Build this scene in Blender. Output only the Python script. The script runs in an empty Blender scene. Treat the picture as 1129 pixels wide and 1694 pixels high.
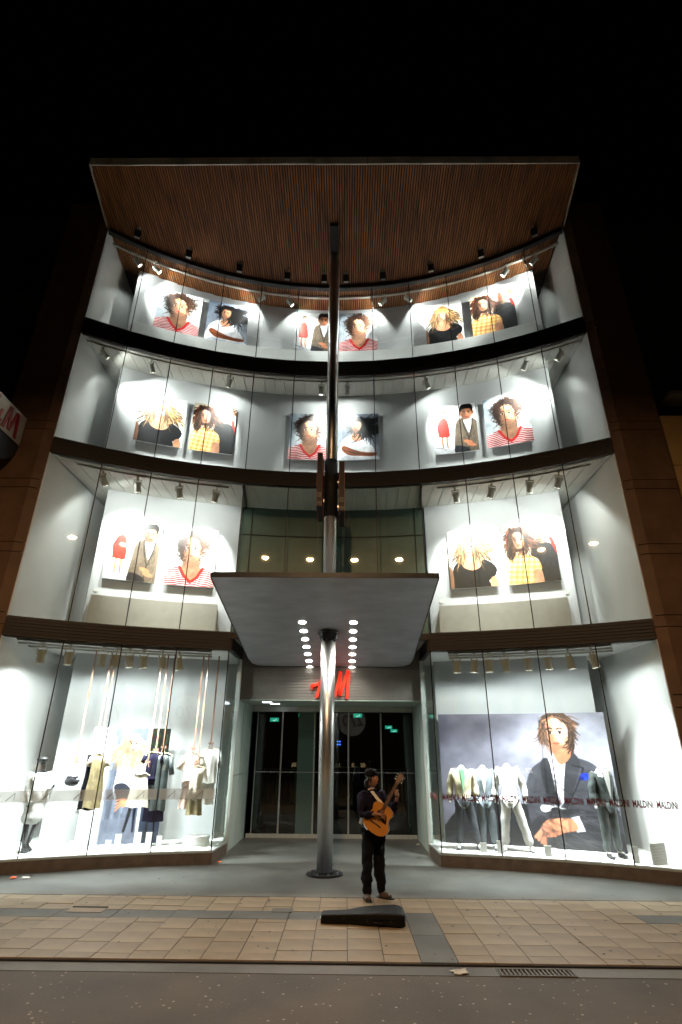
import bpy, bmesh, math, random
import numpy as np
from math import radians as rad, sin, cos, pi, sqrt, hypot
from mathutils import Vector, Matrix, noise

random.seed(7)
rng = np.random.RandomState(5)
SC = bpy.context.scene
COL = SC.collection

# ------------------------------------------------------------------ camera
cam_d = bpy.data.cameras.new("camera")
cam = bpy.data.objects.new("camera", cam_d)
COL.objects.link(cam)
cam_d.sensor_fit = 'VERTICAL'
cam_d.sensor_height = 24.0
cam_d.lens = 885.776 / 1694 * 24.0
cam_d.clip_start = 0.05
cam_d.clip_end = 400
_p, _yaw, _roll = rad(23.8795), rad(0.6967), rad(-0.4725)
_R = Vector((cos(_yaw), sin(_yaw), 0)); _Y = Vector((-sin(_yaw), cos(_yaw), 0)); _Z = Vector((0, 0, 1))
_F = _Y * cos(_p) + _Z * sin(_p); _U = _Z * cos(_p) - _Y * sin(_p)
_ir = _R * cos(_roll) - _U * sin(_roll); _iu = _R * sin(_roll) + _U * cos(_roll)
M = Matrix((( _ir.x, _iu.x, -_F.x, 0.372), (_ir.y, _iu.y, -_F.y, 0.0), (_ir.z, _iu.z, -_F.z, 2.0), (0, 0, 0, 1)))
cam.matrix_world = M
SC.camera = cam

# ------------------------------------------------------------------ world (night)
W = bpy.data.worlds.new("World"); SC.world = W; W.use_nodes = True
wn = W.node_tree.nodes; wl = W.node_tree.links
sky = wn.new('ShaderNodeTexSky'); sky.sky_type = 'NISHITA'; sky.sun_disc = False
sky.sun_elevation = rad(-6); sky.sun_rotation = rad(200)
bg = wn['Background']; bg.inputs['Strength'].default_value = 0.05
wl.new(sky.outputs[0], bg.inputs['Color'])

SC.view_settings.view_transform = 'Standard'
SC.view_settings.look = 'None'
SC.view_settings.gamma = 1.0
SC.view_settings.exposure = 0.0
SC.view_settings.use_curve_mapping = False
SC.render.engine = 'CYCLES'
SC.cycles.use_denoising = True
SC.cycles.transparent_max_bounces = 24
SC.cycles.max_bounces = 8
SC.cycles.diffuse_bounces = 4
SC.cycles.sample_clamp_indirect = 6.0
SC.cycles.use_light_tree = True
SC.cycles.caustics_reflective = False
SC.cycles.caustics_refractive = False

P_FLOOR = 580.0      # watt of one spotlight on the upper floors
P_SHOP = 540.0       # watt of one spotlight over the ground floor display
SPILL = 0.095           # share of each spotlight that leaves it as a wide soft spill
P_DOWN = 42.0        # watt of one canopy downlight
L_LAMP = 4700.0      # radiance of the street lamp diffuser

# ------------------------------------------------------------------ materials
def nmat(name):
    m = bpy.data.materials.new(name); m.use_nodes = True
    return m, m.node_tree.nodes, m.node_tree.links, m.node_tree.nodes['Principled BSDF']
def pmat(name, col, rough=0.6, metal=0.0, vary=0.12, scale=6.0, bump=0.0, bscale=60.0, spec=0.5, emit=None, estr=0.0, stretch=(1, 1, 1), coat=0.0, sheen=0.0):
    m, n, l, b = nmat(name)
    c = (*col, 1)
    b.inputs['Roughness'].default_value = rough
    b.inputs['Metallic'].default_value = metal
    b.inputs['Specular IOR Level'].default_value = spec
    if coat: b.inputs['Coat Weight'].default_value = coat
    if sheen: b.inputs['Sheen Weight'].default_value = sheen
    tc = n.new('ShaderNodeTexCoord'); mp = n.new('ShaderNodeMapping'); mp.inputs['Scale'].default_value = stretch
    l.new(tc.outputs['Object'], mp.inputs['Vector'])
    nz = n.new('ShaderNodeTexNoise'); nz.inputs['Scale'].default_value = scale; nz.inputs['Detail'].default_value = 5; nz.inputs['Roughness'].default_value = 0.6
    l.new(mp.outputs[0], nz.inputs['Vector'])
    mx = n.new('ShaderNodeMix'); mx.data_type = 'RGBA'
    mx.inputs['A'].default_value = (*[max(0, v * (1 - vary)) for v in col], 1)
    mx.inputs['B'].default_value = (*[min(1, v * (1 + vary)) for v in col], 1)
    mr = n.new('ShaderNodeMapRange'); mr.inputs['From Min'].default_value = 0.3; mr.inputs['From Max'].default_value = 0.7
    l.new(nz.outputs['Fac'], mr.inputs['Value']); l.new(mr.outputs[0], mx.inputs['Factor'])
    l.new(mx.outputs['Result'], b.inputs['Base Color'])
    if bump:
        n2 = n.new('ShaderNodeTexNoise'); n2.inputs['Scale'].default_value = bscale; n2.inputs['Detail'].default_value = 4
        l.new(mp.outputs[0], n2.inputs['Vector'])
        bp = n.new('ShaderNodeBump'); bp.inputs['Strength'].default_value = bump; bp.inputs['Distance'].default_value = 0.01
        l.new(n2.outputs['Fac'], bp.inputs['Height']); l.new(bp.outputs[0], b.inputs['Normal'])
    if emit:
        b.inputs['Emission Color'].default_value = (*emit, 1); b.inputs['Emission Strength'].default_value = estr
    return m
def emat(name, col, s):
    m, n, l, b = nmat(name)
    b.inputs['Base Color'].default_value = (*col, 1)
    b.inputs['Emission Color'].default_value = (*col, 1); b.inputs['Emission Strength'].default_value = s
    return m
def glassmat(name, tint=(0.90, 0.945, 0.925), refl=1.0):
    m, n, l, b = nmat(name); n.remove(b)
    out = n['Material Output']
    tr = n.new('ShaderNodeBsdfTransparent'); tr.inputs[0].default_value = (*tint, 1)
    gl = n.new('ShaderNodeBsdfGlossy'); gl.inputs['Roughness'].default_value = 0.015
    gl.inputs['Color'].default_value = (refl, refl, refl, 1)
    geo = n.new('ShaderNodeNewGeometry')
    io = n.new('ShaderNodeMapRange'); io.inputs['To Min'].default_value = 1.48; io.inputs['To Max'].default_value = 1 / 1.48
    l.new(geo.outputs['Backfacing'], io.inputs['Value'])
    fr = n.new('ShaderNodeFresnel'); l.new(io.outputs[0], fr.inputs['IOR'])
    mx = n.new('ShaderNodeMixShader')
    l.new(fr.outputs[0], mx.inputs[0]); l.new(tr.outputs[0], mx.inputs[1]); l.new(gl.outputs[0], mx.inputs[2])
    l.new(mx.outputs[0], out.inputs['Surface'])
    return m

MT = {}
MT['white'] = pmat('white_paint', (0.76, 0.77, 0.76), 0.55, vary=0.04, scale=1.3)
MT['wall'] = pmat('display_wall_paint', (0.46, 0.465, 0.475), 0.6, vary=0.05, scale=0.9)
MT['backwall'] = pmat('shop_window_back_wall', (0.42, 0.43, 0.435), 0.6, vary=0.06, scale=0.9)
MT['sidewall'] = pmat('side_wall_paint', (0.74, 0.75, 0.74), 0.6, vary=0.06, scale=0.8)
MT['ceil'] = pmat('ceiling_panel_paint', (0.55, 0.54, 0.50), 0.6, vary=0.05, scale=2)
MT['beige'] = pmat('beige_box_paint', (0.42, 0.39, 0.33), 0.6, vary=0.06)
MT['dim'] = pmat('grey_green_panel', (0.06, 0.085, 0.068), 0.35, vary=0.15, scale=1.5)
MT['lobby'] = pmat('pale_green_wall', (0.50, 0.58, 0.52), 0.5, vary=0.06, scale=1.2)
MT['band'] = pmat('brown_band_cladding', (0.012, 0.008, 0.0085), 0.55, vary=0.3, scale=9, stretch=(1, 1, 8))
MT['frame'] = pmat('black_frame', (0.012, 0.012, 0.014), 0.4, vary=0.2)
MT['joint'] = pmat('black_silicone', (0.006, 0.006, 0.007), 0.5, vary=0.1)
MT['alu'] = pmat('brushed_aluminium', (0.55, 0.57, 0.54), 0.35, metal=0.6, vary=0.08, scale=10, stretch=(1, 1, 0.1))
MT['steel'] = pmat('satin_steel', (0.60, 0.60, 0.58), 0.36, metal=1.0, vary=0.10, scale=4, stretch=(3, 3, 0.3), bump=0.02)
MT['darksteel'] = pmat('dark_steel', (0.03, 0.033, 0.04), 0.4, metal=0.4, vary=0.2)
MT['canopy'] = pmat('canopy_sheet_metal', (0.44, 0.465, 0.51), 0.5, metal=0.2, vary=0.16, scale=1.6, stretch=(1.0, 2.2, 1), bump=0.06, bscale=5)
MT['fascia'] = pmat('roof_fascia_metal', (0.62, 0.61, 0.55), 0.4, metal=0.35, vary=0.35, scale=2.2, bump=0.3, bscale=2)
MT['pier'] = pmat('brown_stone_panel', (0.16, 0.098, 0.064), 0.75, vary=0.22, scale=2.5, bump=0.15, bscale=40)
MT['pierback'] = pmat('dark_pier_joint', (0.02, 0.014, 0.011), 0.9)  # dark core behind the stone panels, visible in their joints
MT['plinth'] = pmat('brown_plinth_stone', (0.13, 0.098, 0.075), 0.7, vary=0.3, scale=7, bump=0.2)
MT['clad'] = pmat('grey_ribbed_cladding', (0.28, 0.255, 0.225), 0.5, metal=0.2, vary=0.1, scale=4)
MT['red'] = pmat('red_sign_letter', (0.80, 0.045, 0.018), 0.4, vary=0.05, emit=(1.0, 0.06, 0.02), estr=0.35)
MT['wood1'] = pmat('timber_slat', (0.28, 0.10, 0.028), 0.55, vary=0.85, scale=3.2, stretch=(14, 0.35, 1))
MT['glass'] = glassmat('shop_glass')
MT['dglass'] = glassmat('door_glass', (0.75, 0.80, 0.78))
MT['tile'] = None
MT['matt_black'] = pmat('matt_black', (0.01, 0.01, 0.012), 0.7)
MT['spotwhite'] = pmat('spotlight_enamel', (0.48, 0.47, 0.42), 0.4, vary=0.05)
MT['lens'] = emat('lit_spot_lens', (1.0, 0.97, 0.92), 16.0)
MT['rail'] = pmat('track_rail_paint', (0.42, 0.41, 0.37), 0.5)
MT['skin'] = pmat('skin', (0.34, 0.165, 0.095), 0.5, vary=0.08)
MT['skinlow'] = MT['skin']
MT['dark_cloth'] = pmat('black_wool', (0.006, 0.0065, 0.010), 0.9, vary=0.3, spec=.15)
MT['navy'] = pmat('navy_jacket', (0.010, 0.008, 0.024), 0.9, vary=0.3, spec=.15)
MT['hair'] = pmat('black_hair', (0.008, 0.007, 0.008), 0.5, vary=0.3)

# ------------------------------------------------------------------ mesh helpers
class MB:
    def __init__(s): s.v = []; s.f = []; s.m = []; s.uv = {}
    def add(s, vs, fs, mi=0):
        o = len(s.v); s.v += [tuple(v) for v in vs]
        for f in fs: s.f.append(tuple(o + i for i in f)); s.m.append(mi)
        return o
    def box(s, x0, x1, y0, y1, z0, z1, mi=0, T=None):
        vs = [Vector(p) for p in ((x0,y0,z0),(x1,y0,z0),(x1,y1,z0),(x0,y1,z0),(x0,y0,z1),(x1,y0,z1),(x1,y1,z1),(x0,y1,z1))]
        if T: vs = [T @ v for v in vs]
        s.add(vs, [(0,3,2,1),(4,5,6,7),(0,1,5,4),(1,2,6,5),(2,3,7,6),(3,0,4,7)], mi)
    def prism(s, pts, z0, z1, mi=0, T=None):
        n = len(pts)
        vs = [Vector((p[0], p[1], z0)) for p in pts] + [Vector((p[0], p[1], z1)) for p in pts]
        if T: vs = [T @ v for v in vs]
        s.add(vs, [tuple(range(n))[::-1], tuple(range(n, 2*n))] + [(i, (i+1) % n, n+(i+1) % n, n+i) for i in range(n)], mi)
    def quadbox(s, q, t, mi=0):      # four corner points extruded by the vector t
        q = [Vector(p) for p in q]; t = Vector(t)
        vs = q + [p + t for p in q]
        s.add(vs, [(3,2,1,0),(4,5,6,7),(0,1,5,4),(1,2,6,5),(2,3,7,6),(3,0,4,7)], mi)
    def tube(s, a, b, r0, r1=None, n=12, mi=0, cap=True):
        a = Vector(a); b = Vector(b); r1 = r0 if r1 is None else r1
        d = (b - a).normalized(); u = d.orthogonal().normalized(); w = d.cross(u)
        vs = []
        for c, r in ((a, r0), (b, r1)):
            for i in range(n):
                t = 2*pi*i/n; vs.append(c + u*r*cos(t) + w*r*sin(t))
        fs = [(i, (i+1) % n, n+(i+1) % n, n+i) for i in range(n)]
        if cap: fs += [tuple(range(n))[::-1], tuple(range(n, 2*n))]
        s.add(vs, fs, mi)
    def path(s, pts, r, n=6, mi=0):
        for a, b in zip(pts[:-1], pts[1:]): s.tube(a, b, r, n=n, mi=mi)
    def arcbox(s, a0, a1, r0, r1, z0, z1, n=1, mi=0):
        for i in range(n):
            b0 = a0 + (a1-a0)*i/n; b1 = a0 + (a1-a0)*(i+1)/n
            p = [A(b0, r0), A(b1, r0), A(b1, r1), A(b0, r1)]
            s.prism(p, z0, z1, mi)
    def ell(s, c, r, n=12, m=8, mi=0, T=None, disp=0.0, ds=8.0):
        vs = []; c = Vector(c)
        for j in range(m+1):
            t = pi*j/m
            for i in range(n):
                p = 2*pi*i/n; d = Vector((sin(t)*cos(p), sin(t)*sin(p), cos(t)))
                k = 1 + (disp*noise.noise(d*ds*0.3 + c*3) if disp else 0)
                v = c + Vector((d.x*r[0], d.y*r[1], d.z*r[2]))*k
                vs.append(T @ v if T else v)
        fs = [(j*n+i, j*n+(i+1) % n, (j+1)*n+(i+1) % n, (j+1)*n+i) for j in range(m) for i in range(n)]
        s.add(vs, [f[::-1] for f in fs], mi)
    def mesh(s, name, mats, smooth=False):
        me = bpy.data.meshes.new(name); me.from_pydata(s.v, [], s.f)
        for m in (mats if isinstance(mats, (list, tuple)) else [mats]): me.materials.append(m)
        if any(s.m): me.polygons.foreach_set('material_index', s.m)
        if smooth: me.polygons.foreach_set('use_smooth', [True]*len(me.polygons))
        me.update(); return me
    def build(s, name, mats, parent=None, smooth=False, bevel=0.0, **kw):
        return link(name, s.mesh(name, mats, smooth), parent, bevel=bevel, **kw)

DC, RR = 12.0577, 12.27
CY = DC - RR
def A(a, dr):                       # plan point on the curved front: angle in degrees, offset behind the glass
    return ((RR+dr)*sin(rad(a)), CY + (RR+dr)*cos(rad(a)))
def A3(a, dr, z): p = A(a, dr); return Vector((p[0], p[1], z))
def soff(y): return 14.80 + 0.2*(12.06 - y)

def link(name, data, parent=None, loc=None, bevel=0.0, kind=None, label=None, cat=None, group=None):
    o = bpy.data.objects.new(name, data); COL.objects.link(o)
    if loc is not None: o.location = loc
    if parent is not None: o.parent = parent
    if bevel:
        b = o.modifiers.new('bevel', 'BEVEL'); b.width = bevel; b.segments = 2; b.limit_method = 'ANGLE'
    tag(o, label, cat, group, kind)
    return o
def tag(o, label=None, cat=None, group=None, kind=None):
    if label: o['label'] = label
    if cat: o['category'] = cat
    if group: o['group'] = group
    if kind: o['kind'] = kind
    return o
def thing(name, label, cat, loc=(0, 0, 0), rz=0.0, group=None):
    o = bpy.data.objects.new(name, None); COL.objects.link(o)
    o.empty_display_size = 0.1
    o.location = loc; o.rotation_euler = (0, 0, rz)
    return tag(o, label, cat, group)
def rootloc(o):
    v = Vector((0, 0, 0))
    while o is not None: v += Vector(o.location); o = o.parent
    return v
def wpart(mb, name, mat, parent, **kw):   # vertices are given in world space; parents are unrotated
    off = rootloc(parent)
    mb.v = [tuple(Vector(v) - off) for v in mb.v]
    return mb.build(name, mat, parent, **kw)
def copy_tree(o, parent=None, **kw):
    c = o.copy(); COL.objects.link(c)
    if parent is not None: c.parent = parent
    for ch in list(o.children): copy_tree(ch, c)
    return c

# ------------------------------------------------------------------ painting of flat prints (numpy, in memory)
class Pic:
    def __init__(s, w, h, c):
        s.w, s.h = w, h; s.a = np.ones((h, w, 3))*np.array(c)
        s.X, s.Y = np.meshgrid((np.arange(w)+0.5)/h, (np.arange(h)+0.5)/h)   # unit = height
        s.asp = w/h
    def grad(s, c0, c1, ang=0.0):
        t = np.clip((s.X/s.asp)*cos(ang) + s.Y*sin(ang), 0, 1)[..., None]
        s.a = s.a*0 + np.array(c0)*(1-t) + np.array(c1)*t
    def _mix(s, m, c, sl=None):
        a = s.a if sl is None else s.a[sl]
        a[...] = a*(1-m[..., None]) + np.array(c)*m[..., None]
    def ell(s, cx, cy, rx, ry, c, rot=0.0, soft=0.06, al=1.0):
        x = s.X-cx; y = s.Y-cy; u = x*cos(rot)+y*sin(rot); v = -x*sin(rot)+y*cos(rot)
        d = np.sqrt((u/rx)**2+(v/ry)**2)
        s._mix(np.clip((1-d)/soft+0.5, 0, 1)*al, c)
    def mask(s, pts, smooth=True):
        p = np.array(pts, float)
        if smooth:
            n = len(p); q = []
            for i in range(n):
                p0, p1, p2, p3 = p[i-1], p[i], p[(i+1) % n], p[(i+2) % n]
                for t in (0, .2, .4, .6, .8):
                    q.append(0.5*((2*p1)+(-p0+p2)*t+(2*p0-5*p1+4*p2-p3)*t*t+(-p0+3*p1-3*p2+p3)*t**3))
            p = np.array(q)
        m = np.zeros((s.h, s.w), bool)
        for i in range(len(p)):
            (x0, y0), (x1, y1) = p[i-1], p[i]
            if abs(y1-y0) < 1e-9: continue
            c = ((y0 > s.Y) != (y1 > s.Y)) & (s.X < (x1-x0)*(s.Y-y0)/(y1-y0)+x0)
            m ^= c
        return m.astype(float)
    def poly(s, pts, c, smooth=True, al=1.0):
        m = s.mask(pts, smooth)*al; s._mix(m, c); return m
    def line(s, pts, w0, w1, c, al=1.0):
        p = np.array(pts, float); n = len(p)-1
        x0, y0 = p.min(0)-max(w0, w1); x1, y1 = p.max(0)+max(w0, w1)
        i0, i1 = max(0, int(x0*s.h)), min(s.w, int(x1*s.h)+2); j0, j1 = max(0, int(y0*s.h)), min(s.h, int(y1*s.h)+2)
        if i0 >= i1 or j0 >= j1: return
        X = s.X[j0:j1, i0:i1]; Y = s.Y[j0:j1, i0:i1]; M_ = np.zeros_like(X)
        for k in range(n):
            a, b = p[k], p[k+1]; d = b-a; L = max(1e-9, d@d)
            t = np.clip(((X-a[0])*d[0]+(Y-a[1])*d[1])/L, 0, 1)
            dist = np.hypot(X-a[0]-t*d[0], Y-a[1]-t*d[1]); w = w0+(w1-w0)*(k+t)/n
            M_ = np.maximum(M_, np.clip((w-dist)*s.h+0.5, 0, 1))
        s._mix(M_*al, c, (slice(j0, j1), slice(i0, i1)))
    def curl(s, x, y, ang, L, w, c, curl=2.0, n=9, al=1.0):
        pts = [(x, y)]; a = ang
        for i in range(n):
            a += curl*random.uniform(0.4, 1.4)/n*(1 if random.random() < 0.8 else -1)
            pts.append((pts[-1][0]+cos(a)*L/n, pts[-1][1]+sin(a)*L/n))
        s.line(pts, w, w*0.35, c, al)
    def finish(s):
        h, w = s.h, s.w; big = np.zeros((h, w))
        for k, a in ((5, .5), (11, .3), (24, .2)):
            g = rng.rand(k+2, k+2); yy = np.linspace(0, k, h); xx = np.linspace(0, k, w); y0 = yy.astype(int); x0 = xx.astype(int); fy = (yy-y0)[:, None]; fx = (xx-x0)[None]
            fy = fy*fy*(3-2*fy); fx = fx*fx*(3-2*fx)
            big += a*((g[y0][:, x0]*(1-fx)+g[y0][:, x0+1]*fx)*(1-fy)+(g[y0+1][:, x0]*(1-fx)+g[y0+1][:, x0+1]*fx)*fy)
        b = s.a.copy()
        for _ in range(2):
            p = np.pad(b, ((1, 1), (1, 1), (0, 0)), 'edge'); b = (p[:-2, 1:-1]+p[2:, 1:-1]+p[1:-1, :-2]+p[1:-1, 2:]+2*p[1:-1, 1:-1])/6
        s.a = b*(1+.42*(big-.5))[..., None] + rng.randn(h, w, 1)*.018
    def image(s, name):
        s.finish()
        im = bpy.data.images.new(name, s.w, s.h)
        px = np.ones((s.h, s.w, 4), np.float32); px[..., :3] = np.clip(s.a[::-1], 0, 1)**1.35
        im.pixels.foreach_set(px.ravel()); im.update(); im.pack()
        return im
def face(P, x, y, rx, ry, skin, rot=0.0, turn=0.0, light=1.0):
    sk = np.array(skin)
    P.ell(x, y, rx, ry, sk, rot, 0.1)
    P.ell(x-rx*0.62, y+ry*0.1, rx*0.50, ry*0.9, sk*0.50, rot, 0.9, 0.75); P.ell(x-rx*.1, y+ry*0.8, rx*0.8, ry*0.22, sk*0.55, rot, 0.9, 0.6)
    P.ell(x+rx*0.25, y-ry*0.3, rx*0.5, ry*0.5, np.minimum(1, sk*1.15), rot, 0.9, 0.6)
    for sx in (-1, 1):
        ex = x+(sx*0.40+turn)*rx; ey = y-ry*0.08
        P.ell(ex, ey, rx*0.19, ry*0.075, (0.93, 0.92, 0.9), rot, 0.3)
        P.ell(ex, ey, rx*0.12, ry*0.085, (0.10, 0.07, 0.05), rot, 0.3)
        P.line([(ex-rx*0.22, ey-ry*0.05), (ex, ey-ry*0.10), (ex+rx*0.22, ey-ry*0.05)], ry*0.02, ry*0.02, sk*0.35)
        P.line([(ex-rx*0.25, ey-ry*0.20), (ex, ey-ry*0.27), (ex+rx*0.24, ey-ry*0.21)], ry*0.05, ry*0.03, sk*0.22)
    nx = x+turn*rx*1.2
    P.line([(nx-rx*0.07, y), (nx-rx*0.12, y+ry*0.24), (nx, y+ry*0.30), (nx+rx*0.13, y+ry*0.26)], rx*0.035, rx*0.03, sk*0.68)
    P.ell(nx, y+ry*0.54, rx*0.30, ry*0.085, sk*np.array((0.85, 0.5, 0.5)), rot, 0.3)
    P.line([(nx-rx*0.3, y+ry*0.53), (nx, y+ry*0.55), (nx+rx*0.3, y+ry*0.53)], ry*0.015, ry*0.015, sk*0.4)
SKIN = (0.86, 0.66, 0.54)
def pic_curly():
    P = Pic(250, 320, (0.75, 0.77, 0.79)); P.grad((0.60, 0.64, 0.68), (0.90, 0.90, 0.91), 0.5)
    for i in range(130):                                   # far hair
        t = random.uniform(pi*0.95, pi*2.05); r = random.uniform(0.12, 0.25)
        P.curl(0.40+cos(t)*r*1.0, 0.27+sin(t)*r*0.95+0.03, t+random.uniform(-1.6, 1.6), random.uniform(.08, .16), 0.008, np.array((0.20, 0.14, 0.11))*random.uniform(.5, 1.5), random.uniform(-8, 8))
    P.poly([(0.27, 0.45), (0.52, 0.45), (0.54, 0.66), (0.62, 0.76), (0.44, 0.92), (0.20, 0.76), (0.26, 0.66)], np.array(SKIN)*0.82)
    P.ell(0.37, 0.63, 0.13, 0.07, np.array(SKIN)*0.6, 0, 0.8, 0.6)
    m = P.mask([(-0.1, 1.1), (-0.05, 0.82), (0.05, 0.75), (0.22, 0.69), (0.30, 0.84), (0.40, 0.93), (0.50, 0.86), (0.59, 0.69), (0.74, 0.75), (0.85, 0.80), (0.9, 1.1)])
    yy = P.Y + 0.05*np.cos((P.X-0.4)*4.2) + 0.006*np.sin(P.X*30)
    st = (np.sin(yy*2*pi/0.036) > -0.1).astype(float)
    c = np.array((0.92, 0.90, 0.90))*(1-st[..., None]) + np.array((0.70, 0.10, 0.13))*st[..., None]
    P.a = P.a*(1-m[..., None]) + c*m[..., None]
    P.line([(0.22, 0.69), (0.30, 0.83), (0.41, 0.935), (0.51, 0.85), (0.59, 0.69)], 0.021, 0.021, (0.78, 0.09, 0.09))
    P.ell(0.35, 0.29, 0.195, 0.24, (0.16, 0.11, 0.09), 0.1, .12); P.ell(0.47, 0.24, 0.13, 0.17, (0.22, 0.15, 0.12), -.2, .2)
    face(P, 0.39, 0.37, 0.145, 0.215, SKIN, -0.08, -0.10)
    P.ell(0.37, 0.53, 0.075, 0.045, np.array(SKIN)*0.72, 0, 0.9, 0.5)
    for i in range(150):
        side = random.choice((-1, -1, 1)); t = random.uniform(0, 1)
        x = 0.39+side*(0.13+0.03*t)*(1-0.15*(t > .8)); y = 0.14+0.44*t*random.uniform(.6, 1)
        P.curl(x, y, (pi if side < 0 else 0)+random.uniform(-.9, .7)*side, random.uniform(.08, .17), 0.007, np.array((0.24, 0.16, 0.12) if side < 0 else (0.42, 0.27, 0.19))*random.uniform(.4, 1.4), random.uniform(-9, 9))
    for i in range(90):
        x = random.uniform(0.22, 0.56)
        P.curl(x, random.uniform(0.04, 0.14)+abs(x-0.39)*0.5, random.uniform(-pi, 0)+0.3, random.uniform(.06, .13), 0.010, np.array((0.22, 0.15, 0.12))*random.uniform(.5, 1.6), random.uniform(-5, 5))
    for i in range(26):
        P.curl(0.54, random.uniform(0.1, 0.3), random.uniform(-.2, .6), random.uniform(.15, .24), 0.005, (0.36, 0.26, 0.2), random.uniform(-2, 2))
    return P.image('print_curly_man')
def pic_dark():
    P = Pic(250, 320, (0.5, 0.52, 0.56)); P.grad((0.40, 0.43, 0.48), (0.62, 0.64, 0.68), 0.9)
    P.poly([(0.02, 1.05), (0.04, 0.70), (0.14, 0.52), (0.32, 0.46), (0.50, 0.54), (0.64, 0.70), (0.72, 0.86), (0.70, 1.05)], (0.88, 0.88, 0.90))
    P.poly([(0.30, 0.42), (0.42, 0.42), (0.46, 0.54), (0.36, 0.62), (0.26, 0.54)], np.array(SKIN)*0.85)
    for i in range(260):
        t = i/260; x = 0.27+0.34*random.random(); y = 0.10+0.10*random.random()
        P.curl(0.30+0.17*random.random(), 0.09+0.16*random.random(), random.uniform(0.1, 1.1), random.uniform(.22, .50), 0.012, np.array((0.09, 0.08, 0.09))*random.uniform(.4, 1.6), random.uniform(-1.5, 2.2))
    for i in range(90):
        P.curl(0.30, 0.10+0.2*random.random(), random.uniform(1.8, 3.4), random.uniform(.08, .2), 0.010, np.array((0.08, 0.07, 0.08))*random.uniform(.5, 1.5), random.uniform(-3, 2))
    face(P, 0.36, 0.27, 0.085, 0.130, (0.80, 0.60, 0.48), 0.25, -0.1)
    for i in range(60):
        P.curl(random.uniform(.28, .44), random.uniform(.06, .13), random.uniform(-.3, 1.4), random.uniform(.05, .1), 0.008, (0.07, 0.06, 0.07), 1.0)
    P.poly([(0.07, 0.74), (0.13, 0.70), (0.30, 0.78), (0.50, 0.84), (0.66, 0.85), (0.74, 0.88), (0.66, 0.93), (0.46, 0.92), (0.22, 0.90), (0.10, 0.82)], (0.58, 0.36, 0.24))
    P.line([(0.12, 0.80), (0.34, 0.86), (0.64, 0.90)], 0.008, 0.006, (0.30, 0.17, 0.11))
    for k in range(4): P.line([(0.64, 0.87+0.012*k), (0.73, 0.86+0.02*k)], 0.010, 0.007, (0.52, 0.32, 0.22))
    P.poly([(0.12, 0.92), (0.40, 0.95), (0.74, 0.94), (0.80, 1.05), (0.10, 1.05)], (0.80, 0.81, 0.84))
    return P.image('print_dark_haired_woman')
def pic_kids():
    P = Pic(250, 320, (0.9, 0.9, 0.9)); P.grad((0.84, 0.85, 0.86), (0.95, 0.95, 0.95), 0.2)
    P.poly([(-.05, .93), (0.45, .93), (0.5, 1.05), (-.05, 1.05)], (0.62, 0.62, 0.66), al=0.35)
    P.line([(0.03, 0.86), (0.20, 0.915)], 0.012, 0.02, (0.45, 0.45, 0.5), 0.5)
    for x in (0.155, 0.235): P.line([(x, 0.62), (x-0.004, 0.78), (x+0.006, 0.89)], 0.021, 0.012, (0.78, 0.56, 0.46))
    for x in (0.155, 0.24): P.ell(x, 0.905, 0.035, 0.014, (0.78, 0.78, 0.8))
    P.poly([(0.15, 0.27), (0.23, 0.27), (0.27, 0.36), (0.29, 0.62), (0.25, 0.66), (0.12, 0.65), (0.09, 0.62), (0.12, 0.40)], (0.86, 0.22, 0.16))
    P.line([(0.14, 0.30), (0.09, 0.44), (0.10, 0.57)], 0.022, 0.014, (0.75, 0.17, 0.12))
    P.ell(0.20, 0.175, 0.058, 0.085, (0.15, 0.09, 0.07)); P.ell(0.205, 0.19, 0.036, 0.060, (0.85, 0.65, 0.54))
    # boy
    P.poly([(0.44, 0.34), (0.60, 0.30), (0.76, 0.36), (0.82, 0.60), (0.82, 1.05), (0.40, 1.05), (0.38, 0.62)], (0.50, 0.45, 0.40))
    P.poly([(0.54, 0.31), (0.70, 0.31), (0.69, 0.42), (0.63, 0.62), (0.57, 0.42)], (0.83, 0.87, 0.92))
    for pts in ([(0.53, 0.30), (0.55, 0.48), (0.62, 0.72), (0.60, 0.95)], [(0.71, 0.32), (0.69, 0.50), (0.63, 0.72)]):
        P.line(pts, 0.010, 0.008, (0.22, 0.20, 0.18))
    for i in range(70):
        x = random.uniform(.40, .80); y = random.uniform(.40, .95)
        P.curl(x, y, random.uniform(1.0, 2.2), 0.12, 0.006, np.array((0.42, 0.38, 0.33))*random.uniform(.5, 1.5), 1.0, al=0.6)
    P.poly([(0.38, 0.86), (0.60, 0.93), (0.60, 1.05), (0.38, 1.05)], (0.15, 0.15, 0.19))
    for y, r in ((0.80, 0.05), (0.87, 0.05)): P.ell(0.60+(y-.8)*.8, y, 0.085, 0.036, (0.80, 0.57, 0.45), 0.35)
    P.ell(0.615, 0.155, 0.115, 0.155, (0.09, 0.07, 0.07))
    for sx in (-1, 1): P.ell(0.615+sx*0.112, 0.20, 0.022, 0.038, (0.74, 0.52, 0.42))
    face(P, 0.615, 0.20, 0.098, 0.130, (0.82, 0.60, 0.48), 0, 0.05)
    P.poly([(0.50, 0.13), (0.52, 0.03), (0.62, -0.02), (0.72, 0.03), (0.73, 0.13), (0.68, 0.10), (0.56, 0.10)], (0.08, 0.065, 0.065))
    return P.image('print_girl_and_boy')
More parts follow.
